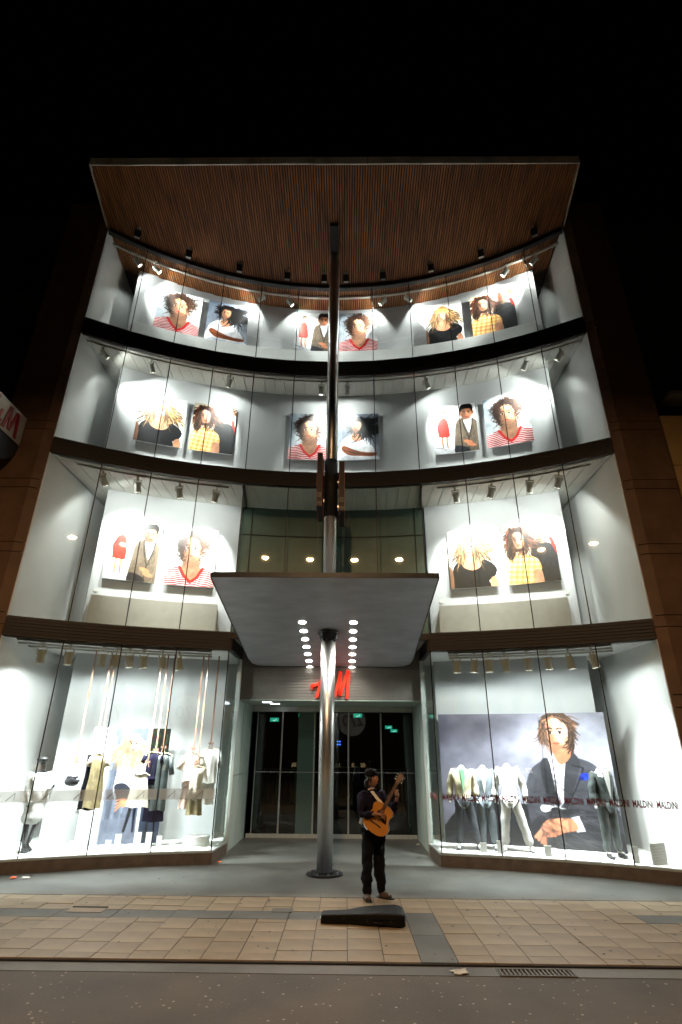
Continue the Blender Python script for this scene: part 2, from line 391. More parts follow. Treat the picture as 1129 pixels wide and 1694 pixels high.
def pic_blonde():
    P = Pic(250, 320, (0.92, 0.91, 0.90)); P.grad((0.88, 0.87, 0.86), (0.95, 0.95, 0.95), 0.0)
    for i in range(230):
        a = random.uniform(0, 2*pi)
        P.curl(0.36+0.11*cos(a), 0.22+0.10*sin(a), random.uniform(0.9, 2.4) if cos(a) < 0 else random.uniform(0.5, 1.7), random.uniform(.2, .5), 0.013, np.array((0.66, 0.53, 0.38))*random.uniform(.4, 1.3), random.uniform(-1.7, 1.7))
    P.poly([(0.26, 0.42), (0.46, 0.42), (0.60, 0.58), (0.64, 0.70), (0.10, 0.72), (0.16, 0.58)], np.array(SKIN)*0.95)
    P.poly([(0.03, 1.05), (0.05, 0.72), (0.10, 0.60), (0.18, 0.56), (0.24, 0.66), (0.38, 0.71), (0.50, 0.66), (0.55, 0.54), (0.68, 0.60), (0.76, 0.72), (0.70, 0.86), (0.62, 0.90), (0.63, 1.05)], (0.055, 0.055, 0.085))
    for i in range(40):
        P.curl(random.uniform(.08, .64), random.uniform(.72, .95), random.uniform(0.9, 2.2), 0.14, 0.008, np.array((0.06, 0.06, 0.10))*random.uniform(.4, 2.2), 1, al=.6)
    P.poly([(0.64, 0.88), (0.73, 0.84), (0.77, 1.05), (0.66, 1.05)], np.array(SKIN)*0.9)
    P.poly([(-0.02, 0.66), (0.05, 0.70), (0.05, 1.05), (-.05, 1.05)], np.array(SKIN)*0.7)
    P.ell(0.36, 0.27, 0.155, 0.20, (0.52, 0.40, 0.27), 0, .2); P.ell(0.22, 0.44, 0.07, 0.17, (0.50, 0.38, 0.25), .3, .3)
    face(P, 0.35, 0.31, 0.100, 0.150, (0.93, 0.76, 0.66), 0.1, -0.05)
    for i in range(80):
        s = random.choice((-1, 1))
        P.curl(0.35+s*random.uniform(.09, .15), random.uniform(.14, .40), random.uniform(1.2, 2.0), random.uniform(.15, .38), 0.008, np.array((0.72, 0.58, 0.42))*random.uniform(.4, 1.3), -s*random.uniform(-.2, 1.3))
    for i in range(50):
        P.curl(random.uniform(.25, .46), random.uniform(.12, .18), random.uniform(-.4, 3.4), random.uniform(.06, .12), 0.010, np.array((0.82, 0.64, 0.40))*random.uniform(.6, 1.2), 1.0)
    return P.image('print_blonde_woman')
def pic_couple():
    P = Pic(250, 320, (0.9, 0.87, 0.8)); P.grad((0.80, 0.76, 0.68), (0.93, 0.91, 0.87), 0.3)
    P.poly([(0.42, 0.40), (0.58, 0.34), (0.76, 0.42), (0.85, 0.62), (0.85, 1.05), (0.40, 1.05)], (0.12, 0.125, 0.15))
    for i in range(50):
        P.curl(random.uniform(.45, .78), random.uniform(.45, .95), random.uniform(0.9, 2.2), 0.14, 0.008, np.array((0.13, 0.14, 0.17))*random.uniform(.4, 2.0), 1, al=.6)
    P.line([(0.72, 0.30), (0.76, 0.44), (0.80, 0.60)], 0.03, 0.012, (0.70, 0.14, 0.10))
    face(P, 0.60, 0.22, 0.095, 0.145, (0.88, 0.68, 0.56), 0.15, -0.2)
    for i in range(110):
        P.curl(random.uniform(.52, .72), random.uniform(.05, .12)+0.02, random.uniform(-.5, 2.0), random.uniform(.08, .2), 0.008, np.array((0.60, 0.36, 0.22))*random.uniform(.5, 1.4), random.uniform(-2, 2))
    m = P.mask([(0.02, 1.05), (0.00, 0.70), (0.08, 0.56), (0.22, 0.50), (0.38, 0.54), (0.50, 0.64), (0.52, 0.80), (0.40, 0.82), (0.42, 1.05)])
    gx = (np.sin((P.X+0.15*P.Y)*2*pi/0.085) > 0.2)*0.5; gy = (np.sin((P.Y-0.1*P.X)*2*pi/0.085) > 0.2)*0.5
    k = (gx+gy)[..., None]; c = np.array((0.93, 0.83, 0.62))*(1-k)+np.array((0.84, 0.60, 0.36))*k
    P.a = P.a*(1-m[..., None])+c*m[..., None]
    P.poly([(0.40, 0.82), (0.52, 0.80), (0.53, 1.05), (0.41, 1.05)], np.array(SKIN)*0.88)
    for i in range(200):
        P.curl(0.22+random.uniform(-.13, .13), 0.10+random.uniform(-.06, .08), random.uniform(0.9, 2.3), random.uniform(.2, .46), 0.012, np.array((0.36, 0.21, 0.14))*random.uniform(.35, 1.5), random.uniform(-1.6, 1.6))
    P.ell(0.225, 0.26, 0.15, 0.20, (0.20, 0.13, 0.10), 0, .2); P.ell(0.11, 0.45, 0.07, 0.15, (0.18, 0.12, 0.09), .2, .3)
    face(P, 0.225, 0.27, 0.100, 0.145, (0.88, 0.68, 0.56), -0.1, 0.05)
    for i in range(70):
        s = random.choice((-1, 1))
        P.curl(0.225+s*random.uniform(.09, .13), random.uniform(.12, .34), random.uniform(1.2, 1.8), random.uniform(.15, .34), 0.008, np.array((0.36, 0.25, 0.19))*random.uniform(.4, 1.4), -s*random.uniform(-.3, 1.2))
    return P.image('print_couple')
def pic_street():
    P = Pic(300, 420, (0.93, 0.93, 0.94))
    P.a[...] = 0.94
    P.poly([(0.19, -0.02), (0.505, -0.02), (0.505, 1.02), (0.19, 1.02)], (0.46, 0.48, 0.54), False)
    for i in range(26):
        x = random.uniform(.19, .50); P.line([(x, random.uniform(0, .5)), (x+random.uniform(-.02, .02), random.uniform(.5, .95))], random.uniform(.004, .018), .008, np.array((0.60, 0.63, 0.69))*random.uniform(.5, 1.3), .7)
    P.poly([(0.19, 0.80), (0.51, 0.78), (0.51, 1.02), (0.19, 1.02)], (0.52, 0.54, 0.60), False, .8)
    P.line([(0.44, 0.66), (0.42, 0.80), (0.40, 0.90)], 0.016, 0.010, (0.08, 0.09, 0.12)); P.line([(0.47, 0.66), (0.48, 0.90)], 0.014, 0.010, (0.12, 0.14, 0.22))
    P.poly([(0.26, 0.58), (0.28, 0.34), (0.36, 0.26), (0.48, 0.30), (0.50, 0.44), (0.47, 0.66), (0.36, 0.66)], (0.90, 0.90, 0.93))
    P.poly([(0.26, 0.52), (0.36, 0.50), (0.44, 0.60), (0.34, 0.68)], (0.24, 0.25, 0.30))
    for i in range(90):
        P.curl(0.36+random.uniform(-.06, .06), 0.09+random.uniform(-.03, .05), random.uniform(0.8, 2.4), random.uniform(.12, .3), 0.011, np.array((0.86, 0.76, 0.60))*random.uniform(.7, 1.15), random.uniform(-1.5, 1.5))
    face(P, 0.375, 0.15, 0.060, 0.090, (0.92, 0.76, 0.66), 0.1, .1)
    for k in range(4): P.line([(0.36, 0.63+.01*k), (0.30, 0.64+0.03*k)], 0.010, 0.006, (0.86, 0.62, 0.5))
    P.ell(0.37, 0.66, 0.035, 0.04, (0.86, 0.62, 0.5))
    P.poly([(0.53, -0.02), (0.75, -0.02), (0.75, 1.02), (0.53, 1.02)], (0.055, 0.06, 0.085), False)
    for i in range(70):
        P.ell(random.uniform(.53, .72), random.uniform(.0, .32), random.uniform(.006, .022), random.uniform(.006, .02), np.array((0.20, 0.27, 0.11))*random.uniform(.3, 1.3), 0, .6, .8)
    P.poly([(0.53, 0.70), (0.75, 0.72), (0.75, 1.02), (0.53, 1.02)], (0.30, 0.36, 0.46), False, .8)
    P.line([(0.60, .5), (0.60, .95)], .012, .01, (0.10, 0.11, 0.16)); P.line([(0.67, .5), (0.66, .95)], .012, .01, (0.2, 0.22, 0.3))
    P.line([(0.187, 0), (0.187, 1)], .006, .006, (0.75, .76, .8)); P.line([(0.515, 0), (0.515, 1)], .012, .012, (0.95, .95, .96))
    return P.image('print_street_scene')
def pic_suit():
    P = Pic(520, 400, (0.6, 0.58, 0.66)); P.grad((0.48, 0.47, 0.52), (0.60, 0.60, 0.64), 0.2)
    S = np.array((0.31, 0.31, 0.335))
    P.poly([(-.05, 1.05), (0.02, 0.86), (0.16, 0.72), (0.30, 0.66), (0.60, 0.70), (0.80, 0.66), (0.92, 0.62), (1.20, 0.78), (1.22, 1.05)], S*0.62)
    P.poly([(0.66, 0.70), (0.70, 0.48), (0.80, 0.38), (0.94, 0.33), (1.08, 0.35), (1.20, 0.42), (1.26, 0.60), (1.30, 1.05), (0.78, 1.05)], S)
    P.poly([(0.86, 0.35), (1.0, 0.30), (1.02, 0.40), (0.96, 0.62), (0.88, 0.72), (0.84, 0.60)], (0.90, 0.88, 0.92))
    P.poly([(1.0, 0.31), (1.08, 0.36), (1.06, 0.46), (0.95, 0.70), (0.93, 0.66)], S*0.8)
    P.poly([(0.80, 0.40), (0.86, 0.36), (0.88, 0.56), (0.90, 0.70), (0.82, 0.64)], S*0.75)
    P.line([(1.02, 0.40), (1.10, 0.42), (1.04, 0.55), (0.94, 0.72)], 0.004, 0.003, S*0.35)
    P.poly([(0.90, 0.28), (1.02, 0.26), (1.02, 0.34), (0.94, 0.40)], np.array((0.78, 0.55, 0.44))*0.9)
    for k in range(12): P.ell(1.12+random.uniform(-.045, .045), 0.485+random.uniform(-.015, .015), 0.020, 0.012, np.array((0.12, 0.20, 0.55))*random.uniform(.5, 2.0), random.uniform(-1, 1), .3)
    P.poly([(0.78, 0.70), (0.94, 0.72), (0.96, 0.76), (0.78, 0.75)], (0.85, 0.85, 0.85)); P.poly([(0.84, 0.715), (0.90, 0.72), (0.90, 0.755), (0.84, 0.75)], (0.15, 0.15, 0.17))
    P.poly([(0.62, 1.05), (0.66, 0.86), (0.80, 0.75), (1.05, 0.72), (1.24, 0.80), (1.26, 1.05)], S*0.72)
    for i in range(60):
        P.curl(random.uniform(.7, 1.2), random.uniform(.72, .95), random.uniform(-.3, .6), .22, 0.008, S*random.uniform(.35, 1.4), .6, al=.5)
    P.poly([(0.96, 0.78), (1.02, 0.765), (1.05, 0.87), (0.99, 0.88)], (0.92, 0.90, 0.93), False)
    P.poly([(0.74, 0.88), (0.78, 0.82), (0.86, 0.79), (0.97, 0.79), (1.0, 0.86), (0.90, 0.89), (0.80, 0.93)], (0.80, 0.57, 0.46))
    for k in range(4): P.line([(0.80-0.01*k, 0.84+.02*k), (0.70+.02*k, 0.93+.018*k)], 0.020, 0.013, np.array((0.84, 0.62, 0.52))*(1-.05*k)); P.line([(0.81-0.01*k, 0.86+.02*k), (0.715+.02*k, 0.945+.018*k)], 0.003, 0.003, (0.45, 0.28, 0.22))
    P.ell(0.955, 0.13, 0.115, 0.15, (0.34, 0.22, 0.16))
    face(P, 0.945, 0.165, 0.088, 0.135, (0.88, 0.68, 0.56), -0.06, -0.12)
    P.ell(0.925, 0.27, 0.05, 0.03, (0.62, 0.45, 0.36), 0, .9, .5)
    for i in range(150):
        s = random.choice((-1, 1)); t = random.random()
        P.curl(0.95+s*random.uniform(.085, .115), 0.05+0.14*t, 1.57+s*random.uniform(-.35, .1), random.uniform(.05, .10), 0.005, np.array((0.38, 0.29, 0.23))*random.uniform(.3, 1.5), random.uniform(-1.4, 1.4))
    for i in range(120):
        x0 = random.uniform(.86, 1.04); s = 1 if x0 > .93 else -1
        P.curl(0.94+(x0-.94)*.5, .012+random.uniform(0, .02), .25 if s > 0 else pi-.25, abs(x0-.90)*.8+.04, 0.006, np.array((0.42, 0.32, 0.25))*random.uniform(.3, 1.6), s*random.uniform(.5, 1.5))
    for i in range(40): P.curl(1.04+random.uniform(-.01, .02), random.uniform(.14, .24), 1.5, .09, .006, np.array((0.38, 0.29, 0.23))*random.uniform(.3, 1.5), 1.5)
    for i in range(40):          # woven shading of the cloth
        x = random.uniform(.7, 1.22); y = random.uniform(.42, .95); a = random.uniform(-.6, 1.9)
        P.line([(x, y), (x+.09*cos(a), y+.09*sin(a)), (x+.16*cos(a+.3), y+.16*sin(a+.3))], .012, .004, S*random.choice((.45, .6, 1.15)), .25)
    return P.image('print_suited_man')

def picmat(name, img, rough=0.35):
    m, n, l, b = nmat(name)
    t = n.new('ShaderNodeTexImage'); t.image = img; t.interpolation = 'Cubic'; t.extension = 'EXTEND'
    l.new(t.outputs['Color'], b.inputs['Base Color']); b.inputs['Roughness'].default_value = rough
    return m

def curved_sheet(a0, a1, dr, z0, z1, th, n, mats, name, root=None, u0=0.0, u1=1.0, z0b=None):
    """panel following the curve of the wall, print (slot 0) on the street side, edges slot 1"""
    vs, fs, mi, uv = [], [], [], []
    for i in range(n+1):
        t = i/n; a = a0+(a1-a0)*t
        f = A(a, dr); b = A(a, dr+th)
        vs += [(f[0], f[1], z0), (f[0], f[1], z1), (b[0], b[1], z0), (b[0], b[1], z1)]
    for i in range(n):
        o = 4*i; q = o+4; ua = u0+(u1-u0)*i/n; ub = u0+(u1-u0)*(i+1)/n
        fs.append((o, q, q+1, o+1)); mi.append(0); uv += [(ua, 0), (ub, 0), (ub, 1), (ua, 1)]
        fs.append((o+2, o+3, q+3, q+2)); mi.append(1); uv += [(0, 0)]*4
        fs.append((o, o+2, q+2, q)); mi.append(1); uv += [(0, 0)]*4
        fs.append((o+1, q+1, q+3, o+3)); mi.append(1); uv += [(0, 0)]*4
    fs.append((0, 1, 3, 2)); mi.append(1); uv += [(0, 0)]*4
    o = 4*n; fs.append((o, o+2, o+3, o+1)); mi.append(1); uv += [(0, 0)]*4
    c = A3((a0+a1)/2, dr, z0); base = c
    me = bpy.data.meshes.new(name); me.from_pydata([tuple(Vector(v)-base) for v in vs], [], fs)
    for m in mats: me.materials.append(m)
    me.polygons.foreach_set('material_index', mi)
    L = me.uv_layers.new(name='UV'); L.data.foreach_set('uv', [x for p in uv for x in p])
    me.update()
    return me, base

# =================================================================== GROUND
def ground_mat():
    m, n, l, b = nmat('asphalt_with_pale_chips')
    tc = n.new('ShaderNodeTexCoord')
    nz = n.new('ShaderNodeTexNoise'); nz.inputs['Scale'].default_value = 140; nz.inputs['Detail'].default_value = 6
    l.new(tc.outputs['Object'], nz.inputs['Vector'])
    r1 = n.new('ShaderNodeValToRGB'); r1.color_ramp.elements[0].position = .3; r1.color_ramp.elements[0].color = (.050, .040, .030, 1); r1.color_ramp.elements[1].position = .75; r1.color_ramp.elements[1].color = (.125, .100, .073, 1)
    l.new(nz.outputs['Fac'], r1.inputs[0])
    vo = n.new('ShaderNodeTexVoronoi'); vo.inputs['Scale'].default_value = 16.0; vo.inputs['Randomness'].default_value = 1.0
    l.new(tc.outputs['Object'], vo.inputs['Vector'])
    sx = n.new('ShaderNodeSeparateColor'); l.new(vo.outputs['Color'], sx.inputs[0])
    th = n.new('ShaderNodeMath'); th.operation = 'MULTIPLY'; th.inputs[1].default_value = 0.46
    l.new(sx.outputs[0], th.inputs[0])
    th2 = n.new('ShaderNodeMath'); th2.operation = 'SUBTRACT'; th2.inputs[1].default_value = 0.23
    l.new(th.outputs[0], th2.inputs[0])
    lt = n.new('ShaderNodeMath'); lt.operation = 'LESS_THAN'; l.new(vo.outputs['Distance'], lt.inputs[0]); l.new(th2.outputs[0], lt.inputs[1])
    big = n.new('ShaderNodeTexNoise'); big.inputs['Scale'].default_value = 1.3; l.new(tc.outputs['Object'], big.inputs['Vector'])
    bm_ = n.new('ShaderNodeMapRange'); bm_.inputs['From Min'].default_value = .3; bm_.inputs['From Max'].default_value = .7; bm_.inputs['To Min'].default_value = .75; bm_.inputs['To Max'].default_value = 1.2
    l.new(big.outputs['Fac'], bm_.inputs['Value'])
    mx = n.new('ShaderNodeMix'); mx.data_type = 'RGBA'; mx.inputs['B'].default_value = (.36, .32, .26, 1)
    l.new(lt.outputs[0], mx.inputs['Factor']); l.new(r1.outputs[0], mx.inputs['A'])
    m2 = n.new('ShaderNodeMix'); m2.data_type = 'RGBA'; m2.blend_type = 'MULTIPLY'; m2.inputs['Factor'].default_value = 1
    l.new(mx.outputs['Result'], m2.inputs['A']); l.new(bm_.outputs[0], m2.inputs['B'])
    l.new(m2.outputs['Result'], b.inputs['Base Color'])
    b.inputs['Roughness'].default_value = .7
    bp = n.new('ShaderNodeBump'); bp.inputs['Strength'].default_value = .5; bp.inputs['Distance'].default_value = .006
    l.new(nz.outputs['Fac'], bp.inputs['Height']); l.new(bp.outputs[0], b.inputs['Normal'])
    return m
def terrazzo(name, c0, c1, rough=.5, sc=160):
    m, n, l, b = nmat(name)
    tc = n.new('ShaderNodeTexCoord'); nz = n.new('ShaderNodeTexNoise'); nz.inputs['Scale'].default_value = sc; nz.inputs['Detail'].default_value = 4
    l.new(tc.outputs['Object'], nz.inputs['Vector'])
    r = n.new('ShaderNodeValToRGB'); r.color_ramp.elements[0].position = .32; r.color_ramp.elements[0].color = (*c0, 1); r.color_ramp.elements[1].position = .68; r.color_ramp.elements[1].color = (*c1, 1)
    l.new(nz.outputs['Fac'], r.inputs[0])
    n2 = n.new('ShaderNodeTexNoise'); n2.inputs['Scale'].default_value = 1.1; n2.inputs['Detail'].default_value = 6; l.new(tc.outputs['Object'], n2.inputs['Vector'])
    mr = n.new('ShaderNodeMapRange'); mr.inputs['From Min'].default_value = .3; mr.inputs['From Max'].default_value = .7; mr.inputs['To Min'].default_value = .58; mr.inputs['To Max'].default_value = 1.22
    l.new(n2.outputs['Fac'], mr.inputs['Value'])
    m2 = n.new('ShaderNodeMix'); m2.data_type = 'RGBA'; m2.blend_type = 'MULTIPLY'; m2.inputs['Factor'].default_value = 1
    l.new(r.outputs[0], m2.inputs['A']); l.new(mr.outputs[0], m2.inputs['B']); l.new(m2.outputs['Result'], b.inputs['Base Color'])
    b.inputs['Roughness'].default_value = rough
    return m
MT['road'] = ground_mat()
MT['apron'] = terrazzo('grey_terrazzo', (.055, .058, .054), (.135, .138, .125), .5)
MT['gutter'] = terrazzo('grey_gutter_stone', (.085, .082, .075), (.17, .16, .14), .6)
MT['greyslab'] = terrazzo('dark_grey_slab', (.075, .078, .072), (.15, .148, .135), .6)
def tilemats():
    out = []
    for k, c in enumerate(((.30, .230, .145), (.285, .216, .134), (.312, .240, .155), (.275, .21, .13))):
        out.append(terrazzo('buff_paving_%s' % 'abcd'[k], tuple(v*.80 for v in c), tuple(v*1.15 for v in c), .55, 120))
    return out
TM = tilemats()
base = MB(); base.box(-60, 60, -40, 60, -1.0, -0.04)
base.build('ground', MT['greyslab'], kind='structure')
rd = MB(); rd.box(-40, 40, -4.0, 6.655, -0.036, -0.030)
rd.build('road', MT['road'], kind='structure')
gt = MB(); gt.box(-40, 1.89, 6.655, 6.90, -0.036, -0.026); gt.box(2.65, 40, 6.655, 6.90, -0.036, -0.026)
gt.box(1.89, 2.65, 6.85, 6.90, -0.036, -0.026)
gt.build('gutter', MT['gutter'], kind='structure')
ap = MB(); ap.box(-14, 14, 9.66, 15.2, -0.036, 0.0)
ap.build('forecourt', MT['apron'], kind='structure')
eg = MB()
x = -14.0
while x < 14: eg.box(x, x+0.995, 9.50, 9.655, -0.03, 0.003); x += 1.0
eg.build('edging_stone_row', MT['gutter'], kind='structure')

pv = MB(); pv.box(-14, 14, 6.90, 9.50, -0.036, -0.012)
pave = pv.build('pavement', MT['matt_black'], kind='structure')
# paving stones: columns 0.382 m wide, every stone its own object where the photograph shows it
far = MB()
Wt = 0.382; n_ind = 0
tile_cache = {}
def stone(x0, x1, y0, y1, mat, name):
    global n_ind
    g = 0.004; h = random.uniform(-0.0025, 0.0025)
    vis = abs((x0+x1)/2 - 0.2) < 5.3
    if vis and n_ind < 296:
        key = (round(y1-y0, 3), round(x1-x0, 3), mat.name)
        if key not in tile_cache:
            b = MB(); w = (x1-x0)/2-g; d = (y1-y0)/2-g
            b.box(-w, w, -d, d, -0.02, 0.0); tile_cache[key] = b.mesh(name, mat)
        o = link(name, tile_cache[key], pave, loc=((x0+x1)/2, (y0+y1)/2, h))
        o.rotation_euler = (random.uniform(-.003, .003), random.uniform(-.003, .003), 0)
        n_ind += 1
    else: far.box(x0+g, x1-g, y0+g, y1-g, -0.02, h)
LEN = (0.34, 0.36, 0.38, 0.40)
def column(x0, y0, y1, off):
    y = y0; cuts = [y0]
    y = y0 + off
    while y < y1-0.12: cuts.append(y); y += random.choice(LEN)
    cuts.append(y1)
    for a, b in zip(cuts[:-1], cuts[1:]): stone(x0, x0+Wt, a, round(b, 2) if b != y1 else y1, random.choice(TM), 'paving_stone')
kx = range(-14, 14)
for k in kx:
    x0 = 0.392 + k*Wt - (Wt if False else 0)
    grey = (k == 2)
    band = x0 < 0.80 or x0 > 4.1
    if grey:
        stone(x0, x0+Wt, 6.92, 7.80, MT['greyslab'], 'grey_paving_slab'); stone(x0, x0+Wt, 7.80, 8.75, MT['greyslab'], 'grey_paving_slab')
        column(x0, 8.75, 9.50, random.uniform(.15, .36)); continue
    if band:
        column(x0, 6.92, 8.38, random.uniform(.15, .38)); column(x0, 8.75, 9.50, random.uniform(.15, .36))
        if k % 2 == 0: stone(x0, x0+2*Wt, 8.38, 8.75, MT['greyslab'], 'grey_paving_slab')
    else: column(x0, 6.92, 9.50, random.uniform(.15, .38))
for k in list(range(-36, -14)) + list(range(14, 36)):
    x0 = 0.392+k*Wt; y = 6.92
    while y < 9.45: far.box(x0+.004, x0+Wt-.004, y+.004, min(9.5, y+.37)-.004, -.02, 0); y += .37
link('distant_paving_stones', far.mesh('distant_paving_stones', TM[0]), pave, kind='stuff')

def small(name, label, cat, mb, mat, loc, rz=0, group=None, **kw):
    o = mb.build(name, mat, **kw); o.location = loc; o.rotation_euler = (0, 0, rz); return tag(o, label, cat, group)
# drain grate
gr = thing('drain_grate', 'slotted metal drain grate in the gutter at the kerb', 'drain grate', (2.27, 6.75, -0.03))
b = MB(); b.box(-.38, .38, -.095, -.08, -.02, .012); b.box(-.38, .38, .08, .095, -.02, .012); b.box(-.38, -.365, -.08, .08, -.02, .012); b.box(.365, .38, -.08, .08, -.02, .012)
b.build('frame', MT['greyslab'], gr)
bar = MB(); bar.box(-.009, .009, -.08, .08, -.02, .009); barm = bar.mesh('bar', MT['gutter'])
for i in range(17): link('bar', barm, gr, loc=(-.345+.043*i, 0, 0))
b = MB(); b.box(-.38, .38, -.095, .095, -.15, -.04); b.build('drain_well', MT['matt_black'], gr)
# access covers
cv = thing('access_cover', 'long flush access cover with a raised dark edge in the left paving', 'access cover', (-3.1, 8.69, 0.0))
b = MB(); b.box(-.24, .24, -.11, .11, 0.002, .006); b.build('plate', TM[1], cv)
b = MB(); b.box(-.24, .24, .11, .135, 0.002, .014); b.build('dark_edge', MT['matt_black'], cv)
cv = thing('access_cover', 'small grey metal access cover near the foot of the pole', 'access cover', (-0.48, 8.77, 0.0))
b = MB(); b.box(-.14, .14, -.09, .09, 0.001, .008); b.build('plate', MT['greyslab'], cv)
b = MB()
for i in range(6): b.box(-.12+.045*i, -.10+.045*i, -.07, .07, .008, .011)
b.build('ribs', MT['gutter'], cv)
# litter
def crumple(r, seed, flat=.35):
    b = MB(); b.ell((0, 0, r*flat), (r, r*.7, r*flat), 10, 6, disp=.9, ds=14+seed); return b
MT['paper'] = pmat('dirty_white_paper', (.55, .54, .5), .7)
MT['orange'] = pmat('orange_wrapper', (.75, .16, .05), .5)
small('paper_scrap', 'crumpled white paper lying in the gutter near the grate', 'litter', crumple(.085, 1, .14), MT['paper'], (1.52, 6.74, -.026), .3)
small('food_wrapper', 'orange wrapper on the forecourt below the left shop window', 'litter', crumple(.05, 2, .3), MT['orange'], (-5.12, 10.50, 0), .2)
small('paper_scrap', 'white paper beside the orange wrapper under the left window', 'litter', crumple(.07, 3, .16), MT['paper'], (-4.93, 10.53, 0), -.3)
small('food_wrapper', 'small red wrapper at the corner of the left window plinth', 'litter', crumple(.04, 4, .3), MT['orange'], (-2.05, 12.05, 0), .2)
small('paper_scrap', 'white scrap at the right side of the shop doors', 'litter', crumple(.05, 6, .3), MT['paper'], (2.02, 14.3, 0), .7)

gm = MB()
for i in range(190):
    x, y = random.uniform(-6, 6), random.choice((random.uniform(6.95, 9.6), random.uniform(6.95, 9.6), random.uniform(9.7, 13)))
    q = random.uniform(.008, .024); n_ = 8
    gm.add([(x+q*cos(2*pi*j/n_)*random.uniform(.7, 1.2), y+q*sin(2*pi*j/n_)*random.uniform(.7, 1.2), .0055) for j in range(n_)], [tuple(range(n_))])
MT['gum'] = pmat('trodden_gum', (.06, .055, .05), .8, vary=.5)
link('trodden_gum_spots', gm.mesh('trodden_gum_spots', MT['gum']), pave, kind='stuff')

# =================================================================== THE SHOP BUILDING
shop = thing('clothes_shop', 'four storey glass fronted clothes shop with concave curved facade and timber roof soffit', 'building', (0, 12, 0))
Z1B, Z1T, Z2B, Z2T, Z3B, Z3T = 3.954, 4.334, 8.018, 8.40, 11.44, 11.916
XE = 6.262
PA = 5.13          # one glass pane, in degrees of the curve
# piers with stone panels
zj = [(-0.03, 1.27), (1.27, 1.49), (1.49, 2.73), (2.73, 2.95), (2.95, 4.18), (4.18, 4.40), (4.40, 5.64), (5.64, 5.85), (5.85, 7.10), (7.10, 7.31), (7.31, 8.57), (8.57, 8.79), (8.79, 10.01), (10.01, 10.26), (10.26, 11.5), (11.5, 11.72), (11.72, 12.98), (12.98, 13.2), (13.2, 14.45), (14.45, 14.67), (14.67, 16.0)]
for s in (-1, 1):
    p = MB(); p.box(min(s*6.34, s*7.36), max(s*6.34, s*7.36), 10.35, 16, -0.03, 16.1)
    pier = wpart(p, 'pier', MT['pierback'], shop)
    for (za, zb) in zj:
        q = MB()
        pts = [(s*6.275, 10.36), (s*6.275, 10.32), (s*6.46, 10.235), (s*7.40, 10.235), (s*7.40, 10.36)]
        if s < 0: pts = pts[::-1]
        q.prism(pts[::-1] if s > 0 else pts[::-1], za+.008, zb-.008)
        # outer return
        q.box(min(s*7.36, s*7.40), max(s*7.36, s*7.40), 10.36, 16, za+.008, zb-.008)
        wpart(q, 'stone_panel', MT['pier'], pier)
# floor bands with ribbed cladding
for (z0, z1, spans) in ((Z1B, Z1T, ((-30.7, -10.25), (10.25, 30.7))), (Z2B, Z2T, ((-30.7, 30.7),)), (Z3B, Z3T, ((-30.7, 30.7),))):
    for (a0, a1) in spans:
        n = int(round((a1-a0)/PA)); b = MB()
        b.arcbox(a0, a1, -.02, .06, z0, z1, n)
        nr = 6; hh = (z1-z0)/nr
        for i in range(nr): b.arcbox(a0, a1, -.035, -.02, z0+hh*i+.008, z0+hh*(i+1)-.008, n)
        wpart(b, 'floor_band', MT['band'], shop)
        b = MB(); b.arcbox(a0, a1, -.04, -.02, z1-.004, z1+.010, n); wpart(b, 'band_capping', MT['frame'], shop)
for s in (-1, 1):                                   # band return into the lobby
    b = MB(); b.box(min(s*2.15, s*2.24), max(s*2.15, s*2.24), 11.90, 13.26, Z1B, Z1T)
    for i in range(6):
        b.box(min(s*2.13, s*2.15), max(s*2.13, s*2.15), 11.90, 13.26, Z1B+.063*i+.008, Z1B+.063*(i+1)-.008)
    wpart(b, 'floor_band', MT['band'], shop)
b = MB(); b.arcbox(-10.25, 10.25, -.02, .06, 4.20, Z1T, 4); wpart(b, 'floor_band', MT['band'], shop)
# floors / slabs
def slab_poly(y_back, a0=-30.7, a1=30.7, dr=.06, n=24):
    pts = [A(a0+(a1-a0)*i/n, dr) for i in range(n+1)]
    return [(pts[0][0], y_back)] + pts[::1] + [(pts[-1][0], y_back)]
def slab(z0, z1, a0, a1, yb, mat, name='floor'):
    b = MB(); n = 20; pts = [A(a0+(a1-a0)*i/n, .06) for i in range(n+1)]
    for i in range(n):
        b.prism([pts[i], pts[i+1], (pts[i+1][0], yb), (pts[i][0], yb)], z0, z1)
    return wpart(b, name, mat, shop)
for z0, z1 in ((Z2B+.03, Z2T-.03), (Z3B+.03, Z3T-.03)): slab(z0, z1, -30.7, 30.7, 15.2, MT['sidewall'])
slab(Z1B+.03, Z1T-.03, -30.7, -10.25, 15.2, MT['sidewall']); slab(Z1B+.03, Z1T-.03, 10.25, 30.7, 15.2, MT['sidewall'])
slab(4.22, Z1T-.03, -10.2, 10.2, 15.2, MT['sidewall'])
